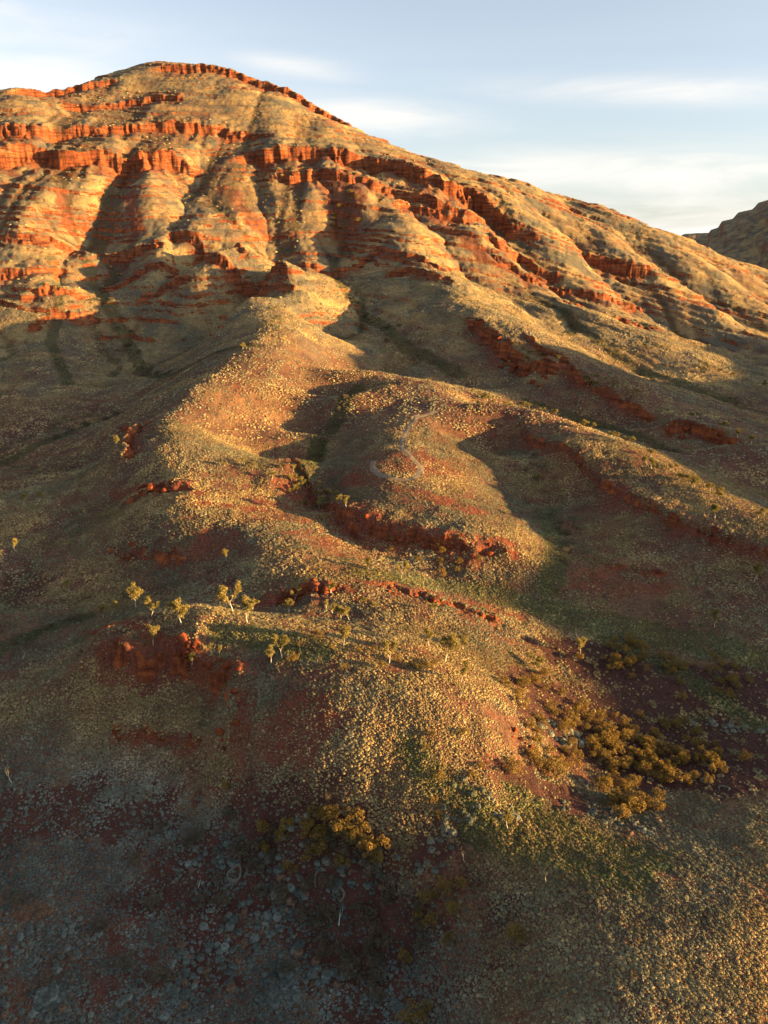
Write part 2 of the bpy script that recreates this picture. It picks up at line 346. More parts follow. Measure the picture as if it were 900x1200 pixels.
def apply_cliffs(x, y, z, rock, scree, sel_scale=1.0):
    for ci, (pts, h, reach, wid, rag) in enumerate(CLIFFS):
        P = np.array([pY(*p)[:2] for p in pts])
        lo = P.min(0)-reach*2.6-rag; hi = P.max(0)+reach*2.6+rag
        m = (x > lo[0]) & (x < hi[0]) & (y > lo[1]) & (y < hi[1])
        if not m.any(): continue
        X = x[m]; Y = y[m]
        sc = rag*2.6
        nx_ = fbm(X/sc, Y/sc, 200+ci, 4, .55)*rag; ny_ = fbm(X/sc, Y/sc, 300+ci, 4, .55)*rag
        X = X+nx_*.8; Y = Y+ny_*1.3+1.5*ribs(X, Y)
        best = np.full(X.shape, 1e9); sg = np.zeros(X.shape); par = np.zeros(X.shape)
        seg = np.hypot(*(P[1:]-P[:-1]).T); cum = np.concatenate([[0], np.cumsum(seg)])
        for k in range(len(P)-1):
            ax, ay = P[k]; bx, by = P[k+1]-P[k]
            t = np.clip(((X-ax)*bx+(Y-ay)*by)/(bx*bx+by*by), 0, 1)
            dx = X-ax-t*bx; dy = Y-ay-t*by; d = np.hypot(dx, dy)
            s = np.sign(bx*dy-by*dx); q = d < best
            best[q] = d[q]; sg[q] = s[q]; par[q] = cum[k]+t[q]*seg[k]
        d = best*sg; Lt = cum[-1]
        endt = sstep(0, min(.18*Lt, 2.2*reach), par)*sstep(0, min(.18*Lt, 2.2*reach), Lt-par)
        # distance past either end fades the step too
        hh = h*endt*(0.85+.6*gnoise(par/(reach*.9), par*0+ci*7.3, 77)+.5*gnoise(par/(reach*.25), par*0+ci*3.3, 78))
        hh = np.clip(hh, 0, None)
        up = np.clip(d/wid, -1, 1); up = up*(1.5-.5*up*up)
        f = .5*hh*up*np.where(d > 0, np.clip(1-d/reach, 0, 1), np.clip(1+d/(reach*1.5), 0, 1))
        z[m] += f
        rk = np.exp(-((d+wid*.2)/(wid*1.25))**2)*endt
        rock[m] = np.maximum(rock[m], rk)
        sc_ = np.clip(1+d/(reach*1.3), 0, 1)*(d < 0)*endt
        scree[m] = np.maximum(scree[m], sc_)
    return z

# ------------------------------------------------------------------ the terrain mesh (log-polar lattice, finest where it is near)
fine = np.arange(-38, 38.001, 0.062)
st = []; a = 38.; s_ = .12
while a < 180: st.append(a+s_); a += s_; s_ = min(s_*1.13, 2.6)
st = np.array([q for q in st if q < 178.5])
ANG = np.radians(np.concatenate([-st[::-1], fine, st, ]))
LR = [math.log(2.0)]
while LR[-1] < math.log(52): LR.append(LR[-1]+.06)
while LR[-1] < math.log(1180): LR.append(LR[-1]+(.0024 if LR[-1] > math.log(180) else .0020))
s_ = .003
while LR[-1] < math.log(14000): LR.append(LR[-1]+s_); s_ = min(s_*1.05, .06)
LR = np.array(LR)
NA, NR = len(ANG), len(LR)
T, Lg = np.meshgrid(ANG, LR); RR = np.exp(Lg)
GX = (np.sin(T)*RR).ravel(); GY = (np.cos(T)*RR).ravel()
z = base_h(GX, GY)+eros(GX, GY)+ribs(GX, GY)
# strata: the beds dip to the right; thin ledges run along them
dip = np.interp(GX, [-600, -345, -231, -44, 96, 156, 207, 400], [0, -2, 10, 4, 26, 48, 66, 120])
mtn = sstep(330, 560, GY)*sstep(1500, 1200, GY)*(np.abs(T.ravel()) < 1.2)
wob = 3.5*fbm(GX/90, GY/90, 41, 2)+1.0*fbm(GX/14, GY/14, 43, 2)
w_ = (z+dip+wob)
per = 9.0; ph = w_/per; fr = ph-np.floor(ph)
stepf = np.floor(ph)+sstep(.62, .86, fr)
lay = np.floor(ph)
lamp = .12+.75*np.clip(.5+1.6*gnoise(lay*3.7, lay*1.3+GX/160., 44), 0, 1)
lamp *= np.clip(.35+2.0*gnoise(GX/55, GY/55, 45)+.35, 0, 1)
z = z+mtn*lamp*(stepf-ph+.24)*per*(.22+.22*sstep(480, 640, GY))
rock = mtn*lamp*np.exp(-((fr-.74)/.09)**2)*.46*sstep(480, 640, GY)
scree = np.zeros_like(z)
tick('w'); z = apply_cliffs(GX, GY, z, rock, scree); tick('cliffs')
wf = (z+dip+wob*1.3+1.2*fbm(GX/9, GY/9, 46, 2))/4.8; ff = wf-np.floor(wf); z = z+mtn*(np.floor(wf)+sstep(.4, .8, ff)-wf)*4.8*.55*np.clip(.45+1.2*gnoise(np.floor(wf)*2.3+GX/150, GY/150, 47)+2*rock, 0, 1)
rock = np.maximum(rock, mtn*sstep(520, 620, GY)*np.exp(-((ff-.6)/.16)**2)*.72*np.clip(.35+1.8*gnoise(np.floor(wf)*2.3+GX/150, GY/150, 47), 0, 1))
orr = off_range(GX, GY); z = np.maximum(z, orr)+np.minimum(orr, z)*0.0
# far hills on the right behind the skyline, and low ranges all round
def far_hill(x, y, cx, cy, rx, ry, h, e=2.2):
    q = np.sqrt(((x-cx)/rx)**2+((y-cy)/ry)**2)+.10*fbm(x/260, y/260, 61, 4)
    b = np.clip(1-q, 0, 1); b = b**.75
    f = b*h; p = 26.; s2 = f/p; return (np.floor(s2)+sstep(.25, .6, s2-np.floor(s2)))*p*.6+f*.4
far_z = far_hill(GX, GY, 1620, 2350, 820, 720, 385)
for (cx, cy, rx, ry, h) in [(-3800, 5200, 2200, 1500, 420), (4200, 6500, 2600, 1300, 380), (-4500, -3000, 2300, 2000, 350), (3500, -4500, 2400, 1600, 330), (600, -5200, 2000, 1500, 300), (-200, 9000, 3500, 1500, 420)]:
    far_z = np.maximum(far_z, far_hill(GX, GY, cx, cy, rx, ry, h))
z = np.maximum(z, z*0+far_z+np.minimum(z, 30)*(far_z > 0))
# small relief
rr = np.hypot(GX, GY)
z += .35*fbm(GX/9, GY/9, 51, 4)*sstep(30, 90, rr)+.22*ridged(GX/3.1, GY/3.1, 53, 2)*sstep(40, 80, rr)
z += mtn*(.35*fbm(GX/34, GY/34, 55, 2)+.34*fbm(GX/5, GY/5, 58, 4)+.5*rock*fbm(GX/3, GY/3, 60, 3)+1.6*rock*fbm(GX/6, GY/6, 56, 3))
gul = eros(GX, GY, ACC)
z += sstep(200, 300, GY)*sstep(700, 500, GY)*1.3*fbm(GX/30, GY/30, 65, 3)
z += mtn*.5*ridged(GX/12, GY/22, 64, 2)
z += rock*1.1*fbm(GX/2.3, GY/2.3, 57, 3)*sstep(500, 180, rr)*.8
HNO = z if 0 else None
Zg = z.reshape(NR, NA); tick('h')
def H(x, y):
    x = np.asarray(x, float); y = np.asarray(y, float)
    t = np.arctan2(x, y); l = np.log(np.maximum(np.hypot(x, y), 2.01))
    return interp_grid(Zg, np.interp(l, LR, np.arange(NR)), np.interp(t, ANG, np.arange(NA)))
def attr_at(G, x, y):
    t = np.arctan2(x, y); l = np.log(np.hypot(x, y))
    return interp_grid(G.reshape(NR, NA), np.interp(l, LR, np.arange(NR)), np.interp(t, ANG, np.arange(NA)))
def at(px, py, y0=60, y1=1300):
    a, s = pxs(px, py)
    Y = np.exp(np.linspace(math.log(y0), math.log(y1), 4000))
    below = (HC+s*Y) < H(a*Y, Y)
    k = int(np.argmax(below)) if below.any() else 1500
    return a*Y[k], Y[k], float(H(a*Y[k], Y[k]))

# slope
Zf = Zg; dzr = np.gradient(Zf, LR, axis=0)/RR; dzt = np.gradient(Zf, ANG, axis=1)/RR
slope = np.hypot(dzr, dzt).ravel()
rr_ = np.hypot(GX, GY); rockm = np.clip(np.maximum(rock*.9, sstep(.95, 1.5, slope)*sstep(200, 330, rr_)+sstep(1.5, 2.4, slope)*(1-sstep(200, 330, rr_))), 0, 1)
rockm = rockm*(1-.55*sstep(1300, 1600, rr))
nearf = sstep(420, 250, rr)
rockm = rockm*(1-nearf*(1-np.clip(.45+2.2*fbm(GX/4.5, GY/4.5, 59, 3), 0, 1)))
# ------------------------------------------------------------------ ground cover zones (world ellipses round surveyed places)
def zone(cx, cy, rx, ry, rot=0, seed=0, nz=.35, x=None, y=None):
    R2 = max(rx, ry)*1.7
    if x is None:
        m = (np.abs(GX-cx) < R2) & (np.abs(GY-cy) < R2); out = np.zeros_like(GX)
        out[m] = zone(cx, cy, rx, ry, rot, seed, nz, GX[m], GY[m]); return out
    X = x-cx; Y = y-cy
    c, s = math.cos(rot), math.sin(rot); u = (X*c+Y*s)/rx; v = (-X*s+Y*c)/ry
    q = np.sqrt(u*u+v*v)+nz*fbm((X+cx)/(.5*min(rx, ry)+2), (Y+cy)/(.5*min(rx, ry)+2), 400+seed, 4)
    return 1-sstep(.8, 1.1, q)
def zpx(px, py, rx, ry, rot=0, seed=0, nz=.35):
    c = at(px, py); return zone(c[0], c[1], rx, ry, R_(rot), seed, nz)
def line_zone(pts, w, seed=0, wob=.5):
    P = np.array([at(*p)[:2] for p in pts]); best = np.full(GX.shape, 1e9)
    lo = P.min(0)-w*3; hi = P.max(0)+w*3
    m = (GX > lo[0]) & (GX < hi[0]) & (GY > lo[1]) & (GY < hi[1]); X = GX[m]; Y = GY[m]; b = np.full(X.shape, 1e9)
    for k in range(len(P)-1):
        ax, ay = P[k]; bx, by = P[k+1]-P[k]; t = np.clip(((X-ax)*bx+(Y-ay)*by)/(bx*bx+by*by+1e-9), 0, 1)
        b = np.minimum(b, np.hypot(X-ax-t*bx, Y-ay-t*by))
    b = b*(1+wob*fbm(X/(w*1.5), Y/(w*1.5), 500+seed, 3)); out = np.zeros_like(GX); out[m] = 1-sstep(.6, 1.1, b/w); return out
bare = np.zeros_like(z); green = np.zeros_like(z); redz = np.zeros_like(z)
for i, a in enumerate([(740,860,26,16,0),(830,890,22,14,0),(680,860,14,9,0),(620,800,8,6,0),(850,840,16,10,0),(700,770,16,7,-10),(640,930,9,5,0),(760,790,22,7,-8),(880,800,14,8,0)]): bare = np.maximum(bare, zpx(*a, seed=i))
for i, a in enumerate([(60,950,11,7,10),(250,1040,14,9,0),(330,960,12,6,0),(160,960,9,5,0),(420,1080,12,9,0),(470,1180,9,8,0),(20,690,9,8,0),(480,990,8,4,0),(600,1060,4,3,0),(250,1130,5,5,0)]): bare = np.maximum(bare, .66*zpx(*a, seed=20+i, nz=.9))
for i, a in enumerate([(720,590,7,7,0),(700,680,10,5,0),(750,690,10,3,0),(250,640,10,6,0),(480,540,20,12,0),(330,600,13,12,0),(560,700,16,4,-20),(350,760,4,3,0),(285,850,2.5,7,0),(350,850,9,6,0),(400,640,14,9,0),(150,775,9,3,0)]): redz = np.maximum(redz, .8*zpx(*a, seed=40+i, nz=.6))
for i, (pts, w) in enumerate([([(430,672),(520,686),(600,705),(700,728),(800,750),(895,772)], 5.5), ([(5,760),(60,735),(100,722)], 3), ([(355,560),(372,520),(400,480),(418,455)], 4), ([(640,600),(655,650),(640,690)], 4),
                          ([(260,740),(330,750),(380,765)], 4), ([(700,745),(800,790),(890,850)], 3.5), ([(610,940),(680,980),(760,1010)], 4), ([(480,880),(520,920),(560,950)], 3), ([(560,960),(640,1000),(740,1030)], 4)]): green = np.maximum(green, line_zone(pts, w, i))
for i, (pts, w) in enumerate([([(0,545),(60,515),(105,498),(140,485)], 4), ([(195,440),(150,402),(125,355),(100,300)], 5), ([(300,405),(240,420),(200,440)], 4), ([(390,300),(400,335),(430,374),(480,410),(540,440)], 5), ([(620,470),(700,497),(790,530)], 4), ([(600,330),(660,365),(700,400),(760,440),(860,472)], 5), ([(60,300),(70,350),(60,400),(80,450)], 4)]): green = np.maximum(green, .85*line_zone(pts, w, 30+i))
dense = np.zeros_like(z)
for i, a in enumerate([(750,1100,34,14,0),(650,1020,14,8,0),(880,1000,22,8,0),(180,850,20,9,0),(80,860,18,8,0),(450,850,18,9,0),(500,930,14,6,0),(40,1020,16,6,0)]): dense = np.maximum(dense, zpx(*a, seed=80+i, nz=.6))
green = np.maximum(green, .6*sstep(3.4, 5.2, gul)*(rr > 130))
track_pts = [[(512,482),(490,488),(478,500),(472,515),(470,525),(484,538),(494,548),(490,558),(478,563),(462,561),(445,557),(436,548),(438,540)],
             [(512,482),(492,487),(474,490),(462,492)]]
for c_ in range(1): pass
patch = np.clip(.5+1.1*fbm(GX/22, GY/22, 71, 4), 0, 1)
redn = np.clip(.35+1.4*fbm(GX/7, GY/7, 73, 4), 0, 1)
for i, (pts, w) in enumerate([([(70,222),(80,262)], 6), ([(150,228),(163,272)], 6), ([(262,222),(305,272)], 9), ([(395,222),(405,262)], 22), ([(500,240),(530,270),(565,300)], 9), ([(300,708),(350,698),(410,690)], 2.6), ([(430,680),(520,698),(605,722)], 2.6), ([(385,590),(450,612),(520,632),(600,642)], 3.0), ([(330,565),(380,600),(440,645)], 3.5), ([(135,578),(230,576)], 2.5), ([(100,742),(200,757),(280,780)], 1.8), ([(410,560),(470,575),(560,600)], 3.5), ([(230,590),(330,600)], 3)]): redz = np.maximum(redz, line_zone(pts, w, 60+i, .9))
redz = np.clip(np.maximum(redz, .9*sstep(.35, .9, scree+.6*gnoise(GX/9, GY/14, 74))*(scree > 0)), 0, 1)

tick('zones')
def make_terrain():
    me = bpy.data.meshes.new('ground')
    co = np.stack([GX, GY, z], 1).astype(np.float32)
    # close the ring behind the camera and the centre with shared columns
    i, j = np.meshgrid(np.arange(NR-1), np.arange(NA), indexing='ij'); j2 = (j+1) % NA
    f = np.stack([i*NA+j, i*NA+j2, (i+1)*NA+j2, (i+1)*NA+j], -1).reshape(-1, 4)[:, ::-1]
    nf = len(f)
    me.vertices.add(len(co)); me.vertices.foreach_set('co', co.ravel())
    me.loops.add(nf*4+NA); me.polygons.add(nf+1)
    me.loops.foreach_set('vertex_index', np.concatenate([f.ravel(), np.arange(NA)[::-1]]).astype(np.int32))
    ls = np.concatenate([np.arange(nf)*4, [nf*4]]).astype(np.int32)
    me.polygons.foreach_set('loop_start', ls)
    me.polygons.foreach_set('use_smooth', np.ones(nf+1, bool))
    me.update(calc_edges=True); me.validate()
    gulv = sstep(2.2, 4.6, gul+.9*fbm(GX/12, GY/12, 75, 3))*(rr > 110)
    for nm, v in (('gul', gulv), ('rock', rockm), ('bare', bare), ('green', green), ('redz', redz), ('mtn', np.maximum(mtn, .55*sstep(1200, 1500, rr))), ('patch', patch)):
        at_ = me.attributes.new(nm, 'FLOAT', 'POINT'); at_.data.foreach_set('value', v.astype(np.float32))
    o = bpy.data.objects.new('ground', me); COL.objects.link(o); o['kind'] = 'structure'
    return o
ground = make_terrain(); tick('mesh'); print(NR,NA)

# ------------------------------------------------------------------ materials
def mat(name):
    m = bpy.data.materials.new(name); m.use_nodes = True; t = m.node_tree
    return m, t, t.nodes['Principled BSDF']
class NT:
    def __init__(s, t): s.t = t
    def n(s, ty, **k):
        x = s.t.nodes.new(ty)
        for a, v in k.items(): setattr(x, a, v)
        return x
    def l(s, a, b): s.t.links.new(a, b)
    def attr(s, nm, kind='GEOMETRY'):
        x = s.n('ShaderNodeAttribute', attribute_name=nm, attribute_type=kind); return x.outputs['Fac']
    def math(s, op, a, b=None, c=False):
        x = s.n('ShaderNodeMath', operation=op, use_clamp=c)
        for i, q in enumerate((a, b)):
            if q is None: continue
            if isinstance(q, (int, float)): x.inputs[i].default_value = q
            else: s.l(q, x.inputs[i])
        return x.outputs[0]
    def mix(s, f, a, b):
        x = s.n('ShaderNodeMix', data_type='RGBA')
        for i, q in ((0, f), (6, a), (7, b)):
            if isinstance(q, (int, float)): x.inputs[i].default_value = q
            elif isinstance(q, tuple): x.inputs[i].default_value = (*q, 1)
            else: s.l(q, x.inputs[i])
        return x.outputs[2]
    def noise(s, vec, scale, detail=4, rough=.55, dist=0):
        x = s.n('ShaderNodeTexNoise'); s.l(vec, x.inputs['Vector']); x.inputs['Scale'].default_value = scale
        x.inputs['Detail'].default_value = detail; x.inputs['Roughness'].default_value = rough; x.inputs['Distortion'].default_value = dist
        return x.outputs[0]
    def rng(s, v, a, b, c=0., d=1.):
        x = s.n('ShaderNodeMapRange'); s.l(v, x.inputs[0])
        for i, q in enumerate((a, b, c, d)): x.inputs[i+1].default_value = q
        return x.outputs[0]
def ground_mat():
    m, t, b = mat('red_earth'); q = NT(t)
    pos = q.n('ShaderNodeNewGeometry').outputs['Position']
    n1 = q.noise(pos, .35, 6, .62); n2 = q.noise(pos, 1.7, 5, .65); n3 = q.noise(pos, .04, 4, .55)
    n4 = q.noise(pos, .12, 6, .7)
    soil = q.mix(q.rng(n1, .35, .65), (.066, .024, .019), (.135, .046, .030))
    straw = q.mix(q.rng(n2, .3, .7), (.235, .168, .072), (.43, .310, .132))
    olive = q.mix(q.rng(n2, .3, .7), (.090, .087, .058), (.16, .152, .100))
    grass = q.mix(q.rng(n3, .4, .6), straw, olive)
    # how closely the spinifex covers the soil
    cov = q.math('ADD', q.rng(n2, .36, .56, -.15, .75), q.rng(n4, .35, .65, -.2, .35))
    cov = q.math('ADD', cov, q.math('MULTIPLY', q.attr('mtn'), .34))
    cov = q.math('ADD', cov, q.rng(q.noise(pos, .022, 5, .6), .35, .65, -.35, .2), c=True)
    soil = q.mix(q.math('MULTIPLY', q.attr('redz'), q.rng(n2, .42, .62, .1, .9)), soil, (.22, .050, .022))
    cov = q.math('MULTIPLY', cov, q.math('SUBTRACT', 1., q.math('MULTIPLY', q.attr('redz'), .75)), c=True)
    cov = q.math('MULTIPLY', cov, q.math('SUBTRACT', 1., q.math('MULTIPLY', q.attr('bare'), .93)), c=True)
    near = q.rng(q.attr('mtn'), 0, .5, .42, 1.)
    cov = q.math('MULTIPLY', cov, near)
    cov = q.math('MULTIPLY', cov, q.math('SUBTRACT', 1., q.math('MULTIPLY', q.attr('gul'), q.rng(n4, .35, .6, .1, .75))), c=True)
    c = q.mix(cov, soil, grass)
    c = q.mix(q.math('MULTIPLY', q.attr('gul'), q.rng(n2, .45, .62, .0, .75)), c, (.050, .048, .024))
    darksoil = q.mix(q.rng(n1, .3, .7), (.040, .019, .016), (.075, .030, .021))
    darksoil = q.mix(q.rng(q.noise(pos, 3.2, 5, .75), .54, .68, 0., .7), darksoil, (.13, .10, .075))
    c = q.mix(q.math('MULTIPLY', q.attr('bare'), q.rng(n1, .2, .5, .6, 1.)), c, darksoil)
    c = q.mix(q.math('MULTIPLY', q.attr('green'), q.rng(n2, .35, .6, .2, .8)), c, (.050, .062, .024))
    # rock
    mp = q.n('ShaderNodeMapping'); q.l(pos, mp.inputs[0]); mp.inputs['Scale'].default_value = (.05, .05, .55)
    st_ = q.noise(mp.outputs[0], 1.0, 5, .6, .4)
    rk = q.mix(q.rng(st_, .35, .65), (.085, .023, .012), (.35, .098, .032))
    rk = q.mix(q.rng(n2, .55, .8), rk, (.42, .145, .050))
    mv = q.n('ShaderNodeMapping'); q.l(pos, mv.inputs[0]); mv.inputs['Scale'].default_value = (.35, .35, .05)
    rk = q.mix(q.rng(q.noise(mv.outputs[0], 1.0, 5, .7), .45, .62, 0., .75), rk, (.06, .018, .010))
    rf = q.math('MULTIPLY', q.attr('rock'), q.rng(n4, .3, .6, .75, 1.6), c=True)
    m2 = q.n('ShaderNodeMapping'); q.l(pos, m2.inputs[0]); m2.inputs['Scale'].default_value = (.10, .10, .9)
    rf = q.math('MULTIPLY', rf, q.rng(q.noise(m2.outputs[0], 1.0, 6, .7, .3), .40, .54, .30, 1.25))
    rf = q.rng(rf, .30, .62)
    c = q.mix(rf, c, rk)
    t.links.new(c, b.inputs['Base Color']); b.inputs['Roughness'].default_value = .95; b.inputs['Specular IOR Level'].default_value = .1
    bp = q.n('ShaderNodeBump'); bp.inputs['Distance'].default_value = .5; bp.inputs['Strength'].default_value = .85
    bn = q.math('ADD', q.noise(pos, 1.1, 6, .7), q.math('MULTIPLY', q.noise(pos, .25, 4, .6), 1.6))
    q.l(bn, bp.inputs['Height']); q.l(bp.outputs[0], b.inputs['Normal'])
    return m
ground.data.materials.append(ground_mat())

# ------------------------------------------------------------------ helpers for things
def tag(o, label=None, cat=None, group=None, kind=None):
    if label: o['label'] = label
    if cat: o['category'] = cat
    if group: o['group'] = group
    if kind: o['kind'] = kind
    return o
def mesh_obj(name, v, f, m, parent=None, smooth=True):
    me = bpy.data.meshes.new(name); me.from_pydata([tuple(map(float, q)) for q in v], [], [tuple(map(int, q)) for q in f])
    if smooth: me.polygons.foreach_set('use_smooth', [True]*len(me.polygons))
    me.materials.append(m); me.update()
    o = bpy.data.objects.new(name, me); COL.objects.link(o); o.parent = parent
    return o

# ------------------------------------------------------------------ spinifex
def spinifex_mat():
    m, t, b = mat('spinifex'); q = NT(t)
    pos = q.n('ShaderNodeNewGeometry').outputs['Position']
    n = q.noise(pos, 5., 3, .7)
    a = q.n('ShaderNodeAttribute', attribute_name='tint', attribute_type='INSTANCER')
    c = q.mix(q.rng(n, .3, .7, 0., 1.), a.outputs['Color'], a.outputs['Color'])
    hs = q.n('ShaderNodeHueSaturation'); q.l(c, hs.inputs['Color']); q.l(q.rng(n, .3, .7, .7, 1.3), hs.inputs['Value'])
    q.l(hs.outputs[0], b.inputs['Base Color']); b.inputs['Roughness'].default_value = .9; b.inputs['Specular IOR Level'].default_value = .1
    bp = q.n('ShaderNodeBump'); bp.inputs['Distance'].default_value = .12; bp.inputs['Strength'].default_value = .9
    q.l(q.noise(pos, 9., 3, .7), bp.inputs['Height']); q.l(bp.outputs[0], b.inputs['Normal'])
    return m
SPM = spinifex_mat()
def dome(seed, rings=4, seg=9, ring_hole=0):
    rnd = random.Random(seed); v = []; f = []
    for i in range(rings+1):
        e = i/rings*math.pi/2
        for k in range(seg):
            a = 2*math.pi*k/seg; j = 1+rnd.uniform(-.2, .2)
            rad = math.cos(e)**.75*(1.0 if i < rings else .05)
            v.append((rad*math.cos(a)*j, rad*math.sin(a)*j, -.10+.80*math.sin(e)*(1+rnd.uniform(-.14, .14))))
    for i in range(rings):
        for k in range(seg):
            f.append((i*seg+k, i*seg+(k+1) % seg, (i+1)*seg+(k+1) % seg, (i+1)*seg+k))
    return v, f
def tuft(seed, n=60):
    # a hummock whose blades stick out all round
    v, f = dome(seed, 4, 9); rnd = random.Random(seed+5)
    for _ in range(n):
        a = rnd.uniform(0, 2*math.pi); e = rnd.uniform(.15, 1.45); c = math.cos(e)
        d = Vector((math.cos(a)*c, math.sin(a)*c, math.sin(e)*.9)); p = d*.62; q = d*rnd.uniform(1.0, 1.55)
        s = Vector((-math.sin(a), math.cos(a), 0))*.075
        k = len(v); v += [tuple(p-s), tuple(p+s), tuple(q)]; f.append((k, k+1, k+2))
    return v, f
hidden = bpy.data.collections.new('clump_shapes')
def clump_src(i):
    v, f = tuft(i) if i < 4 else dome(i, 2, 6)
    me = bpy.data.meshes.new('clump_shape'); me.from_pydata(v, [], f); me.materials.append(SPM)
    o = bpy.data.objects.new('clump_shape', me); hidden.objects.link(o); return o
SRC_NEAR = [clump_src(i) for i in range(4)]; SRC_FAR = [clump_src(i) for i in range(4, 6)]
rng = np.random.default_rng(11)
COVER = {}
def track_mask(x, y):
    b = np.full(x.shape, 1e9)
    for pts in TRACK_W:
        P = pts
        for k in range(len(P)-1):
            ax, ay = P[k]; bx, by = P[k+1]-P[k]; t = np.clip(((x-ax)*bx+(y-ay)*by)/(bx*bx+by*by+1e-9), 0, 1)
            b = np.minimum(b, np.hypot(x-ax-t*bx, y-ay-t*by))
    return b
TRACK_W = [np.array([at(*p)[:2] for p in pts]) for pts in track_pts]
def scatter(name, r0, r1, sp, rad, srcs, label, amax=39, keep=1.0, fill=0., zmask=None, sageness=0.):
    th = R_(amax)
    nx = int(2*r1*math.sin(th)/sp)+2; ny = int(r1/sp)+2
    gx = (np.arange(nx)-nx/2)*sp; gy = np.arange(ny)*sp
    X, Y = np.meshgrid(gx, gy); X = X+rng.uniform(-.5, .5, X.shape)*sp; Y = Y+rng.uniform(-.5, .5, X.shape)*sp
    X = X.ravel(); Y = Y.ravel(); r = np.hypot(X, Y); t = np.arctan2(X, Y)
    m = (r > r0) & (r <= r1) & (np.abs(t) < th); X = X[m]; Y = Y[m]
    Z = H(X, Y); bz = attr_at(bare, X, Y); gz = attr_at(green, X, Y); rz = attr_at(redz, X, Y); rk = attr_at(rockm, X, Y)
    clus = .5+1.2*fbm(X/6, Y/6, 81, 3)+.5*gnoise(X/25, Y/25, 82)
    p = keep*np.clip(.12+.95*clus+.5*gnoise(X/45, Y/45, 86), 0, 1)
    p *= (1-.93*bz)*(1-.5*rz)*(1-.85*np.clip(rk*1.3, 0, 1))
    if fill: p = np.maximum(p, fill*np.clip(.75+.8*fbm(X/8, Y/8, 87, 3), 0, 1)*(1-.8*bz)*(1-np.clip(rk*1.4, 0, 1)))
    p = np.clip(p+.35*gz, 0, 1); p = np.maximum(p, .85*attr_at(dense, X, Y)*(rz < .5))
    bclus = sstep(.25, .38, fbm(X/3.2, Y/3.2, 83, 2)); p = np.maximum(p, .75*bclus*bz)
    p *= track_mask(X, Y) > 1.0
    if zmask is not None: p = zmask(X, Y)
    k = rng.uniform(0, 1, X.shape) < p
    X, Y, Z, bz, gz, rz = [q[k] for q in (X, Y, Z, bz, gz, rz)]
    n = len(X)
    size = rad*np.exp(rng.normal(0, .34, n))*.92*(1+.5*sstep(.0, .5, gnoise(X/9, Y/9, 84)))*(1+.35*bz*(rng.uniform(0, 1, n) > .5))*(1-.25*rz); size = np.minimum(size, rad*1.75)
    big = fbm(X/30, Y/30, 85, 3)
    straw = np.array([.285, .212, .092]); oliv = np.array([.150, .142, .086]); sage = np.array([.118, .138, .120]); grn = np.array([.085, .108, .028]); rust = np.array([.17, .088, .042])
    f1 = sstep(-.35, .35, big+.3*rng.normal(0, .6, n))[:, None]
    c = straw*(1-f1)+oliv*f1
    low = (sstep(14, 6, Z)*sstep(40, -10, X-Y*.1))[:, None]*.75; c = c*(1-low)+sage*low
    low = np.maximum(low, sageness); c = c*(1-low)+sage*low
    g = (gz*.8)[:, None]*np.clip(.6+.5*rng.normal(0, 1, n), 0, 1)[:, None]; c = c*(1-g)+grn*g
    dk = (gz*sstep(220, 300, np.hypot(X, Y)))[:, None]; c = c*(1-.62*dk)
    c = c*np.exp(.55*fbm(X/26, Y/26, 89, 2)+.45*fbm(X/5, Y/5, 90, 2))[:, None]
    ru = ((rng.uniform(0, 1, n) < .12)*.7)[:, None]; c = c*(1-ru)+rust*ru
    c = c*np.exp(rng.normal(0, .19, n))[:, None]
    me = bpy.data.meshes.new(name); me.vertices.add(n)
    me.vertices.foreach_set('co', np.stack([X, Y, Z-.06*size], 1).astype(np.float32).ravel())
    a1 = me.attributes.new('size', 'FLOAT', 'POINT'); a1.data.foreach_set('value', size.astype(np.float32))
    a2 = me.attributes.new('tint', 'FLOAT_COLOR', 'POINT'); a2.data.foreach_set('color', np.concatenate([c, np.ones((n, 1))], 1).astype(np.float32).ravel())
    o = bpy.data.objects.new(name, me); COL.objects.link(o); tag(o, label, 'grass', None, 'stuff')
    ng = bpy.data.node_groups.new('scatter', 'GeometryNodeTree')
    ng.interface.new_socket('Geometry', in_out='INPUT', socket_type='NodeSocketGeometry'); ng.interface.new_socket('Geometry', in_out='OUTPUT', socket_type='NodeSocketGeometry')
    g = NT(ng); gi = g.n('NodeGroupInput'); go = g.n('NodeGroupOutput')
    m2p = g.n('GeometryNodeMeshToPoints'); g.l(gi.outputs[0], m2p.inputs[0])
    jn = g.n('GeometryNodeJoinGeometry')
    gti = g.n('GeometryNodeGeometryToInstance')
    for s in reversed(srcs):
        oi = g.n('GeometryNodeObjectInfo'); oi.inputs['Object'].default_value = s; oi.inputs['As Instance'].default_value = True; g.l(oi.outputs['Geometry'], gti.inputs[0])
    iop = g.n('GeometryNodeInstanceOnPoints'); g.l(m2p.outputs[0], iop.inputs['Points']); g.l(gti.outputs[0], iop.inputs['Instance'])
    iop.inputs['Pick Instance'].default_value = True
    sz = g.n('GeometryNodeInputNamedAttribute', data_type='FLOAT'); sz.inputs[0].default_value = 'size'
    g.l(sz.outputs[0], iop.inputs['Scale'])
    rv = g.n('FunctionNodeRandomValue', data_type='FLOAT_VECTOR'); rv.inputs[0].default_value = (-.1, -.1, 0); rv.inputs[1].default_value = (.1, .1, 6.28)
    g.l(rv.outputs[0], iop.inputs['Rotation'])
    ri = g.n('FunctionNodeRandomValue', data_type='INT'); ri.inputs[4].default_value = 0; ri.inputs[5].default_value = len(srcs)-1; g.l(ri.outputs[2], iop.inputs['Instance Index'])
    g.l(iop.outputs[0], go.inputs[0])
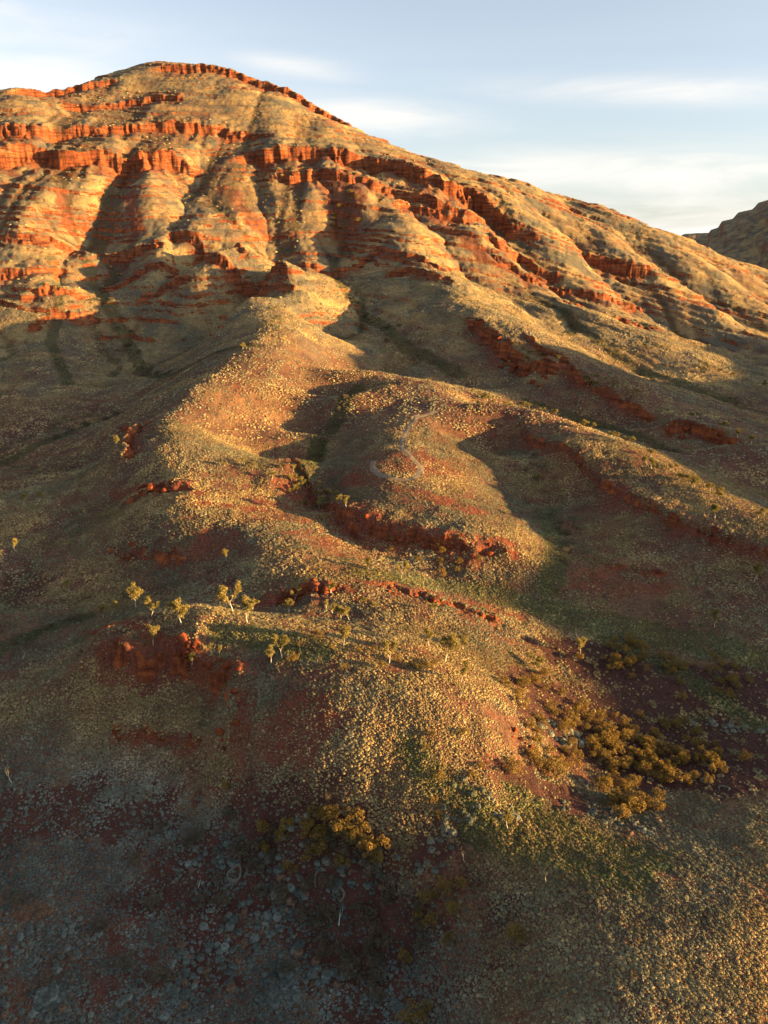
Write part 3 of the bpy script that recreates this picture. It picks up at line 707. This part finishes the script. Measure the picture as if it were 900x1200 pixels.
    md = o.modifiers.new('scatter', 'NODES'); md.node_group = ng
    print(name, n)
    return o
scatter('spinifex_grass', 45, 150, .34, .168, SRC_NEAR, 'close-set hummocks of spinifex grass covering the nearest slopes and flats')
scatter('spinifex_grass', 150, 290, .47, .205, SRC_NEAR, 'spinifex hummocks dotting the middle spurs and gullies')
scatter('spinifex_grass', 290, 620, .95, .36, SRC_FAR, 'fine spinifex speckle on the feet of the mountain')

def sage_mask(X, Y):
    m = np.zeros_like(X)
    for i, (px, py, rx, ry, ro) in enumerate([(290,1090,13,4.5,25),(180,1170,9,4,20),(330,1150,8,4,0),(60,1110,8,5,0),(40,1180,7,4,0),(240,1010,5,3,0),(340,990,6,3,0),(420,1030,6,3,30),(560,940,6,4,0),(520,1000,5,3,0),(660,860,6,3,0),(800,790,9,3,-20),(860,850,8,3,-10),(720,960,8,3,-20)]):
        a = at(px, py); m = np.maximum(m, zone(a[0], a[1], rx, ry, R_(ro), 700+i, .5, X, Y))
    return m*np.clip(.55+1.2*fbm(X/3, Y/3, 88, 2), 0, 1)*.8
scatter('spinifex_hummocks', 55, 150, .80, .42, SRC_NEAR[:3], 'big rounded grey green spinifex domes massed on the dark lowest flat', 39, 1.0, 0., sage_mask, .75)
def mtn_mask(X, Y):
    g = eros(X, Y, ACC); return np.clip(.12+.5*sstep(2.5, 4.5, g)+.5*fbm(X/60, Y/60, 92, 3), 0, 1)*(H(X, Y) > 20)
scatter('mountain_shrubs', 420, 1120, 4.6, .78, SRC_FAR, 'dark specks of bushes strewn over the slopes of the mountain', 33, 1.0, 0., mtn_mask, 0.)
scatter('spinifex_tufts', 50, 150, .30, .085, SRC_FAR, 'smallest young spinifex tufts filling the gaps on the near ground', 38, 1.0, .42)
scatter('spinifex_tufts', 150, 290, .45, .125, SRC_FAR, 'small tufts filling the gaps on the middle spurs', 37, 1.0, .42)
tick('scatter')

# ------------------------------------------------------------------ the vehicle track
def make_track():
    v = []; f = []
    for P in TRACK_W:
        d = np.concatenate([[0], np.cumsum(np.hypot(*(P[1:]-P[:-1]).T))]); n = max(8, int(d[-1]/.8)); t = np.linspace(0, d[-1], n)
        x = np.interp(t, d, P[:, 0]); y = np.interp(t, d, P[:, 1])
        k = np.array([.25, .5, .25])
        for _ in range(6): x[1:-1] = np.convolve(x, k, 'same')[1:-1]; y[1:-1] = np.convolve(y, k, 'same')[1:-1]
        tx = np.gradient(x); ty = np.gradient(y); l = np.hypot(tx, ty); nx = -ty/l; ny = tx/l
        for i in range(n):
            w = (1.1 if len(P) > 6 else .55)+.14*math.sin(i*.7)+.14*math.sin(i*.23)
            for e in (-1, -.5, 0, .5, 1):
                X = x[i]+nx[i]*w*e; Y = y[i]+ny[i]*w*e
                v.append((X, Y, float(H(X, Y))+.10-(.06 if abs(e) == .5 else 0)-(.09 if abs(e) == 1 else 0)))
            if i:
                b = len(v)-5
                for e in range(4): f.append((b-5+e, b-4+e, b+1+e, b+e))
    m, t_, b = mat('track_dust'); q = NT(t_); pos = q.n('ShaderNodeNewGeometry').outputs['Position']
    q.l(q.mix(q.rng(q.noise(pos, 1.3, 5, .6), .35, .65), (.13, .098, .060), (.215, .158, .095)), b.inputs['Base Color']); b.inputs['Roughness'].default_value = .95
    o = mesh_obj('dirt_track', v, f, m); o['kind'] = 'structure'
make_track()

# ------------------------------------------------------------------ trees and shrubs
def leaf_mat(name, c1, c2):
    m, t, b = mat(name); q = NT(t); pos = q.n('ShaderNodeNewGeometry').outputs['Position']
    oi = q.n('ShaderNodeObjectInfo'); f = q.math('ADD', q.rng(q.noise(pos, 1.6, 2, .6), .35, .65, -.2, .6), q.math('MULTIPLY', oi.outputs['Random'], .6), c=True)
    c = q.mix(f, c1, c2); q.l(c, b.inputs['Base Color']); b.inputs['Roughness'].default_value = .7; b.inputs['Specular IOR Level'].default_value = .15
    tr = q.n('ShaderNodeBsdfTranslucent'); q.l(c, tr.inputs[0]); ms = q.n('ShaderNodeMixShader'); ms.inputs[0].default_value = .3
    q.l(b.outputs[0], ms.inputs[1]); q.l(tr.outputs[0], ms.inputs[2]); q.l(ms.outputs[0], t.nodes['Material Output'].inputs[0]); return m
LEAF_GUM = leaf_mat('gum_leaves', (.20, .165, .050), (.30, .235, .075)); LEAF_MULGA = leaf_mat('mulga_leaves', (.15, .105, .030), (.29, .185, .045))
LEAF_GREY = leaf_mat('grey_leaves', (.10, .085, .055), (.17, .135, .085))
def bark(name, c1, c2):
    m, t, b = mat(name); q = NT(t); pos = q.n('ShaderNodeNewGeometry').outputs['Position']
    q.l(q.mix(q.rng(q.noise(pos, 4, 4, .6), .35, .65), c1, c2), b.inputs['Base Color']); b.inputs['Roughness'].default_value = .8; return m
BARK_W = bark('white_bark', (.42, .36, .28), (.66, .58, .47)); BARK_D = bark('dark_bark', (.07, .045, .03), (.13, .085, .055))
def tube(v, f, pts, rad, seg=6):
    b0 = len(v)
    for i, p in enumerate(pts):
        d = (Vector(pts[min(i+1, len(pts)-1)])-Vector(pts[max(i-1, 0)])).normalized()
        a = d.orthogonal().normalized(); b = d.cross(a)
        for k in range(seg):
            t = 2*math.pi*k/seg; v.append(tuple(Vector(p)+(a*math.cos(t)+b*math.sin(t))*rad[i]))
    for i in range(len(pts)-1):
        for k in range(seg): f.append((b0+i*seg+k, b0+i*seg+(k+1) % seg, b0+(i+1)*seg+(k+1) % seg, b0+(i+1)*seg+k))
def make_tree(kind, seed, nm, leafm, barkm):
    """unit height 1"""
    rnd = random.Random(seed); tv = []; tf = []; tips = []
    def limb(p, d, L, r, depth):
        pts = [p]; rr_ = [r]; q = Vector(p); dd = Vector(d).normalized()
        for i in range(4):
            dd = (dd+Vector((rnd.uniform(-.25, .25), rnd.uniform(-.25, .25), rnd.uniform(-.05, .22)))).normalized(); q = q+dd*L/4
            pts.append(tuple(q)); rr_.append(r*(1-.17*(i+1)))
        tube(tv, tf, pts, rr_, 6 if depth < 2 else 4)
        if depth < maxd:
            n = rnd.choice((2, 3)) if depth else n0
            for k in range(n):
                a = rnd.uniform(0, 2*math.pi)+k*2*math.pi/n; sp = rnd.uniform(.5, .95)*spread
                nd_ = (dd+Vector((math.cos(a)*sp, math.sin(a)*sp, rnd.uniform(0, .25)))).normalized()
                limb(pts[-1] if k else pts[-2], nd_, L*rnd.uniform(.58, .82), rr_[-1]*.72, depth+1)
        else: tips.append(q)
        if depth >= 1: tips.append(Vector(pts[3]))
    if kind == 'gum': maxd, n0, spread = 3, 3, .8; limb((0, 0, -.04), (rnd.uniform(-.2, .2), rnd.uniform(-.2, .2), 1), .40, .024, 0)
    elif kind == 'dead': maxd, n0, spread = 3, 2, .9; limb((0, 0, -.04), (rnd.uniform(-.3, .3), rnd.uniform(-.3, .3), 1), .42, .022, 0)
    else:
        maxd, n0, spread = 2, 2, 1.0
        for k in range(4):
            a = k*1.57+rnd.uniform(-.4, .4); limb((0, 0, -.05), (math.cos(a)*.75, math.sin(a)*.75, 1), .36, .018, 0)
    lv = []; lf = []
    def leaf(c, s):
        a = Vector((rnd.gauss(0, 1), rnd.gauss(0, 1), rnd.gauss(0, 1))).normalized(); b = a.orthogonal().normalized(); q = a.cross(b); k = len(lv)
        e = rnd.uniform(.5, 1); lv.extend([tuple(c-b*s), tuple(c-q*s*e), tuple(c+b*s), tuple(c+q*s*e)]); lf.append((k, k+1, k+2, k+3))
    if kind == 'gum':
        for t in tips:
            R = rnd.uniform(.05, .13)
            for _ in range(60):
                d = Vector((rnd.gauss(0, 1), rnd.gauss(0, 1), rnd.gauss(0, .7))).normalized()*R*rnd.uniform(.3, 1)**.5; leaf(t+d, rnd.uniform(.014, .030))
    elif kind != 'dead':
        cl = [(Vector((0, 0, .55)), .30)]
        for _ in range(13):
            a = rnd.uniform(0, 6.28); q = rnd.uniform(.2, .62); cl.append((Vector((math.cos(a)*q, math.sin(a)*q, rnd.uniform(.25, .78)-.2*q)), rnd.uniform(.15, .26)))
        for c, R in cl:
            for _ in range(75):
                d = Vector((rnd.gauss(0, 1), rnd.gauss(0, 1), rnd.gauss(0, 1))).normalized()
                if d.z < -.5 and rnd.random() < .6: continue
                leaf(c+Vector((d.x, d.y, d.z*.8))*R*rnd.uniform(.72, 1.04), rnd.uniform(.028, .05))
    root = bpy.data.objects.new(nm, None); COL.objects.link(root); root.empty_display_size = .3
    tr = mesh_obj('trunk', tv, tf, barkm, root)
    if lv: mesh_obj('crown', lv, lf, leafm, root, False)
    return root
PROTO = {'gum': [make_tree('gum', 10+i, 'gum_tree', LEAF_GUM, BARK_W) for i in range(9)],
         'mulga': [make_tree('mulga', 30+i, 'mulga_shrub', LEAF_MULGA, BARK_D) for i in range(6)],
         'grey': [make_tree('mulga', 50+i, 'wattle_shrub', LEAF_GREY, BARK_D) for i in range(4)],
         'dead': [make_tree('dead', 60+i, 'dead_tree', LEAF_GREY, BARK_W) for i in range(3)]}
USED = set()
R2 = random.Random(99)
def plant(kind, x, y, h, label, cat, group=None, wide=1.0, rot=None):
    ps = PROTO[kind]; i = R2.randrange(len(ps)); p = ps[i]
    if (kind, i) in USED:
        r = p.copy(); COL.objects.link(r)
        for c in p.children:
            d = c.copy(); COL.objects.link(d); d.parent = r
    else: r = p; USED.add((kind, i))
    r.location = (x, y, float(H(x, y))-.02*h); r.rotation_euler = (0, 0, R2.uniform(0, 6.28) if rot is None else rot)
    w = h*wide*R2.uniform(.92, 1.1); r.scale = (w, w, h)
    tag(r, label, cat, group); return r
def size_px(px, py, hpx):
    x, y, z_ = at(px, py); return hpx*math.sqrt(x*x+y*y+(HC-z_)**2)/FPX/ max(.75, math.cos(math.atan2(HC-z_, math.hypot(x, y))))
def gum(px, py, hpx, label, kind='gum', cat='tree', wide=1.0, group=None):
    x, y, _ = at(px, py); return plant(kind, x, y, size_px(px, py, hpx)*.95, label, cat, group, wide*.92)
GUMS = [
 (131,722,17,'small yellow gum tree nearest the red cliff tip of the low ridge'),
 (160,712,26,'tall slender gum standing behind the tip of the low ridge'),
 (177,722,22,'bushy gum between the slender tree and the round crown on the low ridge'),
 (213,732,30,'broad gum with a round crown in the middle of the sunlit ridge strip'),
 (180,756,22,'pale thin gum on the shaded front lip above the red cliff'),
 (121,724,13,'lowest yellow gum at the far end of the low ridge'),
 (273,718,36,'tallest white trunked gum of the pair above the sunlit strip'),
 (290,729,30,'leaning gum in front of the tallest white trunked one'),
 (317,778,22,'gum on the edge of the knoll with two crowns leaning apart'),
 (331,772,26,'upright gum beside the leaning one at the back of the knoll'),
 (225,780,13,'stunted gum low in the shaded hollow under the ridge'),
 (247,766,12,'sapling gum in the shaded green hollow'),
 (258,768,11,'thin sapling gum next to the other sapling in the hollow'),
 (265,658,16,'single round gum alone on the shaded flank above the pair'),
 (81,694,13,'lone little gum on the shaded slope before the creek'),
 (18,646,14,'yellow gum at the picture edge on the shaded apron'),
 (28,592,13,'faint gum far up the shaded apron'),
 (46,588,12,'pale gum close to another faint one on the apron'),
 (137,524,14,'golden gum at the foot of the spur nose'),
 (75,496,9,'tiny pale gum beside the dry creek in the valley'),
 (470,678,20,'pale gum with an open crown behind the red outcrops'),
 (432,668,14,'small golden gum at the gully mouth'),
 (403,758,24,'golden gum on the back of the knoll above the green hollow'),
 (456,778,28,'large feathery gum on the shoulder of the knoll'),
 (521,776,32,'widest pale gum on the sunlit shoulder of the knoll'),
 (503,758,22,'gum just behind the widest pale one'),
 (540,800,22,'low gum on the knoll where it drops to the red flat'),
 (680,768,20,'orange lit gum alone at the upper edge of the red flat'),
 (883,682,22,'tall twin stemmed gum on the shaded slope near the frame edge'),
 (837,735,18,'golden gum above the green creek on the right'),
 (837,608,18,'round gum standing on the long cliff lip'),
 (595,972,18,'bleached gum bent over on the front of the knoll'),
 (632,566,12,'dull gum in the bottom of the shaded second gully'),
 (262,812,10,'little golden gum on the corner of the dark cliff'),
]
for px, py, h, lab in GUMS: gum(px, py, h, lab)
for px, py, h, lab in [(26,772,20,'fallen looking white dead tree beside the shaded creek'),(14,918,22,'white forked dead tree at the edge of the dark flat'),(397,1085,30,'bare bleached tree in the dark middle of the bottom flat'),
                       (232,1040,22,'grey dead tree leaning over pale hummocks'),(545,1010,18,'dead branching shrub above the golden bushes'),(755,1150,16,'dry dead shrub on the sunlit bottom slope'),(640,1035,14,'small dead shrub halfway down the sunlit slope')]:
    gum(px, py, h, lab, 'dead', 'dead tree')
NS = [0]
def along(pts, n, kind, h0, h1, jit, lab, group, cat='shrub', wide=.9):
    P = np.array([at(*p)[:2] for p in pts]); d = np.concatenate([[0], np.cumsum(np.hypot(*(P[1:]-P[:-1]).T))])
    for i in range(n):
        t = R2.uniform(0, d[-1]); x = np.interp(t, d, P[:, 0])+R2.gauss(0, jit); y = np.interp(t, d, P[:, 1])+R2.gauss(0, jit)
        plant(kind, float(x), float(y), R2.uniform(h0, h1), lab, cat, group, wide); NS[0] += 1
def patchy(items, kind, lab, group, cat='shrub', wide=1.0):
    for px, py, h in items:
        x, y, _ = at(px, py); plant(kind, x, y, h, lab, cat, group, wide*R2.uniform(.9, 1.15)); NS[0] += 1
# the red flat and its bronze mulga
flat = []
Rf = random.Random(5)
for (px, py, sx, sy, n) in [(640,850,38,34,22),(690,880,38,34,22),(745,920,36,26,18),(735,860,40,24,34),(790,900,50,24,30),(720,765,36,18,18),(790,780,50,18,16),(850,800,36,20,10),(615,800,30,14,9),(840,880,34,24,10)]:
    for _ in range(n): flat.append((px+Rf.gauss(0, .64)*sx, py+Rf.gauss(0, .62)*sy, Rf.uniform(1.5, 2.9)))
patchy(flat, 'mulga', 'bronze green mulga bush in the thicket on the dark red flat', 'mulga bushes on the dark red flat', wide=.85)
patchy([(650,908,3.1)], 'mulga', 'round bronze bush set apart at the left edge of the red flat', None, wide=1.1)
patchy([(745,948,3.3)], 'mulga', 'big bronze bush lowest on the red flat above the pale rings', None, wide=1.1)
bot = [(360,975,2.6),(375,985,3.0),(330,985,2.4),(430,1000,3.2),(415,985,2.6),(385,960,2.4),(442,1010,2.2),(310,1000,2.4),(365,1005,2.4),(340,1020,2.2),(400,1015,2.4),(265,925,1.8)]
patchy(bot, 'mulga', 'orange topped bush at the shaded foot of the knoll', 'orange topped bushes at the foot of the knoll', wide=.8)
patchy([(500,1055,2.3),(520,1045,2.6),(540,1040,2.2),(530,1070,2.4),(505,1085,2.2),(525,1105,2.0),(490,1075,2.0),(475,1125,1.9)], 'mulga', 'orange lit bush of the cluster beside the bottom slope', 'orange bushes beside the bottom slope', wide=.8)
patchy([(487,1195,3.0)], 'mulga', 'golden bush cut by the bottom edge of the picture', None)
patchy([(605,1100,2.2)], 'mulga', 'yellow green bush alone on the sunlit bottom slope', None)
Rb = random.Random(17)
patchy([(Rb.gauss(330, 60), Rb.gauss(1000, 30), Rb.uniform(1.4, 2.6)) for _ in range(26)]+[(Rb.gauss(420, 45), Rb.gauss(1100, 40), Rb.uniform(1.3, 2.4)) for _ in range(22)], 'grey', 'dusty brown wattle bush in the shade below the knoll', 'dusty wattles below the knoll', wide=.95)
patchy([(Rb.gauss(365, 45), Rb.gauss(975, 16), Rb.uniform(2.0, 3.0)) for _ in range(12)], 'mulga', 'orange topped bush at the shaded foot of the knoll', 'orange topped bushes at the foot of the knoll', wide=.8)
patchy([(270,960,2.2),(230,985,2.2),(160,1010,2.0),(180,1060,2.4),(260,1060,2.2),(330,1050,2.6),(150,1130,2.2),(190,1150,2.6),(60,1150,1.8),(430,1075,2.6),(450,1110,2.2),(410,1140,2.4),(300,1020,2.0),(120,1090,1.8),(20,1060,2.0),(380,1120,2.0),(440,1170,2.2)], 'grey', 'dull grey wattle bush on the dark lowest flat', 'grey wattle bushes on the lowest flat', wide=.95)
along([(560,462),(620,480),(700,508),(760,536),(850,586),(900,608)], 44, 'gum', 2.2, 3.6, 2.4, 'golden bush along the crest of the long cliffed ridge', 'golden bushes on the long ridge crest', wide=1.5)
along([(590,392),(640,420),(700,450),(800,488),(900,528)], 26, 'gum', 2.2, 4.0, 2.4, 'golden bush along the crest behind the long ridge', 'golden bushes on the ridge behind', wide=1.4)
along([(340,560),(352,575),(378,590),(385,575),(395,610)], 22, 'gum', 2.0, 3.6, 3.2, 'golden tree in the mouth of the first gully', 'golden trees at the gully mouth', wide=1.25)
along([(260,545),(300,550),(335,560)], 10, 'gum', 1.6, 2.6, 2.4, 'low golden bush at the lower edge of the sunlit spur', 'low bushes on the sunlit spur', wide=1.5)
along([(430,640),(470,650),(540,668),(590,660)], 12, 'mulga', 1.4, 2.4, 2.4, 'small bush under the red cliff of the second spur', 'bushes under the second spur')
along([(350,760),(450,770),(520,790)], 14, 'mulga', 1.0, 2.0, 3.0, 'low dark bush on the back of the knoll', 'low bushes on the back of the knoll')
along([(660,395),(760,410),(900,455)], 18, 'gum', 2.4, 4.2, 4, 'distant bush on the folded spurs far right', 'distant bushes on the far spurs', wide=1.3)
along([(280,412),(340,378),(300,352)], 8, 'gum', 2.2, 3.6, 2, 'bush on the upper edge of the sunlit spur', 'bushes on the upper spur edge', wide=1.3)
along([(300,700),(400,720),(520,740),(600,770)], 16, 'gum', 1.6, 3.4, 5, 'golden bush scattered on the sunlit ground before the green creek', 'golden bushes before the green creek', wide=1.3)
along([(440,850),(500,880),(560,930)], 8, 'mulga', .9, 1.6, 4, 'little olive bush on the front of the knoll', 'olive bushes on the knoll front')
along([(60,515),(105,498),(140,485)], 10, 'grey', 1.6, 3.0, 3, 'dull bush along the dry creek in the shaded valley', 'bushes along the shaded creek')
along([(195,440),(150,402),(125,355)], 16, 'grey', 2.0, 3.4, 3, 'dull bush in the dark gully climbing to the mountain', 'bushes in the gully up the mountain')
along([(390,300),(400,335),(430,374),(480,410),(540,440)], 24, 'grey', 2.0, 3.6, 5, 'dull bush in the dark hollow behind the sunlit spurs', 'bushes in the hollow behind the spurs')
along([(600,530),(640,590),(660,640),(650,690)], 18, 'grey', 1.4, 2.6, 2.5, 'dull bush in the bottom of the second gully', 'bushes in the second gully')
along([(418,455),(400,480),(372,515)], 9, 'grey', 1.4, 2.4, 1.5, 'dull bush in the head of the first gully', 'bushes in the first gully')
along([(0,760),(60,735),(100,722)], 8, 'grey', 1.0, 2.0, 1.5, 'dull bush beside the lower left creek', 'bushes beside the lower creek')
along([(380,265),(420,255),(400,240)], 10, 'mulga', 3.2, 5.2, 9, 'dark bush in the red hollow below the main cliff', 'bushes in the red hollow below the cliff')
print('shrubs', NS[0]); tick('plants')

# ------------------------------------------------------------------ boulders
def rock_mat():
    m, t, b = mat('boulder_rock'); q = NT(t); pos = q.n('ShaderNodeNewGeometry').outputs['Position']
    mp = q.n('ShaderNodeMapping'); q.l(pos, mp.inputs[0]); mp.inputs['Scale'].default_value = (.3, .3, 2.2)
    c = q.mix(q.rng(q.noise(mp.outputs[0], 1, 5, .6), .35, .65), (.085, .022, .011), (.29, .070, .022)); q.l(c, b.inputs['Base Color']); b.inputs['Roughness'].default_value = .9; b.inputs['Specular IOR Level'].default_value = .15
    bp = q.n('ShaderNodeBump'); bp.inputs['Distance'].default_value = .45; q.l(q.noise(pos, 1.8, 7, .75), bp.inputs['Height']); q.l(bp.outputs[0], b.inputs['Normal']); return m
RM = rock_mat()
def boulder_mesh(seed):
    import bmesh
    rnd = random.Random(seed); bm = bmesh.new(); bmesh.ops.create_icosphere(bm, subdivisions=3, radius=1)
    planes = [(Vector((rnd.gauss(0, 1), rnd.gauss(0, 1), rnd.gauss(0, .8))).normalized(), rnd.uniform(.55, .85)) for _ in range(11)]
    for v in bm.verts:
        for n_, d_ in planes:
            k = v.co.dot(n_)
            if k > d_: v.co -= n_*(k-d_)*.93
        v.co *= 1+.03*math.sin(v.co.x*9+seed)+.03*math.sin(v.co.z*14+seed)
        v.co.z *= .75
    me = bpy.data.meshes.new('boulder'); bm.to_mesh(me); bm.free(); me.materials.append(RM); return me
BM = [boulder_mesh(i) for i in range(7)]
def boulders(pts, n, s0, s1, jit, lab, group):
    P = np.array([at(*p)[:2] for p in pts]); d = np.concatenate([[0], np.cumsum(np.hypot(*(P[1:]-P[:-1]).T))])
    for i in range(n):
        t = R2.uniform(0, d[-1]); x = float(np.interp(t, d, P[:, 0])+R2.gauss(0, jit)); y = float(np.interp(t, d, P[:, 1])+R2.gauss(0, jit))
        s = s0*(s1/s0)**(R2.random()**1.8); o = bpy.data.objects.new('boulder', R2.choice(BM)); COL.objects.link(o)
        o.location = (x, y, float(H(x, y))+.15*s); o.scale = (s*R2.uniform(.8, 1.4), s*R2.uniform(.7, 1.1), s*R2.uniform(.6, 1.1)); o.rotation_euler = (R2.uniform(-.3, .3), R2.uniform(-.3, .3), R2.uniform(0, 6.28))
        tag(o, lab, 'boulder', group)
boulders([(95,742),(150,752),(205,760),(250,772),(282,788)], 34, .35, 1.6, 1.1, 'dark red block in the cliff of the low ridge', 'red blocks of the low ridge cliff')
boulders([(264,890),(270,850),(280,815)], 9, .4, 1.2, .8, 'dark red block on the shaded side of the knoll', 'red blocks on the side of the knoll')
boulders([(318,705),(350,698),(400,688)], 34, .25, 1.0, 1.1, 'bright red rock in the glowing outcrop behind the gums', 'bright red rocks behind the gums')
boulders([(440,688),(500,700),(580,722)], 40, .22, .8, 1.6, 'red rock scattered along the low rise by the creek', 'red rocks along the low rise')
boulders([(155,575),(175,573),(200,573)], 8, .8, 2.2, .7, 'glowing orange block below the spur nose', 'orange blocks below the spur nose')
boulders([(150,495),(152,520),(140,545)], 12, .7, 2.0, 1.2, 'dark red block under the spur nose', 'dark blocks under the spur nose')
boulders([(120,630),(150,640),(180,650)], 10, .4, 1.2, 2.2, 'dark stone scattered on the shaded flank', 'dark stones on the shaded flank')
boulders([(400,608),(470,628),(540,642),(595,645)], 44, .3, 1.2, 1.8, 'red block in the low cliff ending the second spur', 'red blocks ending the second spur')
boulders([(560,400),(600,430),(650,456)], 18, .8, 3.0, 2.0, 'large red block under the cliff behind the long ridge', 'large red blocks behind the long ridge')
boulders([(780,500),(850,512)], 9, .8, 2.4, 1.6, 'red block on the steep bluff near the frame edge', 'red blocks on the far bluff')
boulders([(600,858),(625,875)], 10, .3, .8, 1.2, 'small bright red stone at the toe of the knoll', 'bright red stones at the knoll toe')
boulders([(630,495),(700,560),(780,607),(870,645)], 16, .4, 1.2, .8, 'dark block fallen from the long cliff lip', 'fallen blocks under the long lip')

# ------------------------------------------------------------------ rings of old spinifex
def ring_mesh(seed, arc):
    rnd = random.Random(seed); v = []; f = []; n = 30; sg = 8
    for i in range(n):
        a = arc*i/(n-1); R = 1+.10*math.sin(3*a+seed); e = min(1, 4*min(i, n-1-i)/n+.25) if arc < 6.2 else 1
        w = .20*e*(1+rnd.uniform(-.3, .3)); h = .30*e*(1+rnd.uniform(-.25, .25))
        for k in range(sg):
            t = math.pi*1.2*k/(sg-1)-.1*math.pi; v.append(((R+w*math.cos(t))*math.cos(a), (R+w*math.cos(t))*math.sin(a), h*math.sin(t)))
    for i in range(n-1):
        for k in range(sg-1): f.append((i*sg+k, (i+1)*sg+k, (i+1)*sg+k+1, i*sg+k+1))
    return v, f
m, t_, b_ = mat('old_spinifex'); q_ = NT(t_); p_ = q_.n('ShaderNodeNewGeometry').outputs['Position']
q_.l(q_.mix(q_.rng(q_.noise(p_, 6, 3, .7), .35, .65), (.09, .088, .062), (.165, .155, .11)), b_.inputs['Base Color']); b_.inputs['Roughness'].default_value = .9
bp_ = q_.n('ShaderNodeBump'); bp_.inputs['Distance'].default_value = .12; q_.l(q_.noise(p_, 9, 3, .7), bp_.inputs['Height']); q_.l(bp_.outputs[0], b_.inputs['Normal'])
RINGM = m
RINGS = [(742,962,.95,6.283,'closed pale ring of old spinifex on the red soil below the mulga'),(716,958,1.15,3.6,'open pale crescent of spinifex left of the closed ring'),(684,918,1.1,6.283,'oval grey spinifex ring beside the lone round bush'),
 (697,930,.9,4.4,'grey broken spinifex ring just below the oval one'),(828,915,1.2,6.283,'grey spinifex ring at the right end of the thicket'),(848,925,1.1,4.8,'half ring of grey spinifex next to the ring at the thicket end'),
 (275,1025,1.5,6.283,'large blue grey spinifex ring in the dark flat'),(296,1018,1.3,5.0,'blue grey open ring touching the large one'),(240,940,1.0,3.2,'curved spinifex bank at the edge of the dark flat'),(152,1035,.9,6.283,'small pale ring among dark soil'),
 (376,1030,1.4,3.4,'arched spinifex bank under the orange bushes'),(396,1050,1.2,4.2,'second arched bank below the orange bushes'),(60,968,1.0,3.0,'thin curved spinifex strip on the dark left flat'),(165,1158,1.2,5.2,'wide ring almost closed near the bottom')]
for i, (px, py, s_, arc, lab) in enumerate(RINGS):
    v, f = ring_mesh(i, arc); x, y, zz = at(px, py); s_ *= .72
    a0 = R2.uniform(0, 6.28); ca, sa = math.cos(a0), math.sin(a0)
    vv = []
    for p in v:
        X = x+s_*(p[0]*ca-p[1]*sa); Y = y+s_*(p[0]*sa+p[1]*ca); vv.append((X-x, Y-y, float(H(X, Y))-zz+s_*p[2]))
    o = mesh_obj('spinifex_ring', vv, f, RINGM); o.location = (x, y, zz); tag(o, lab, 'grass ring')
tick('end')
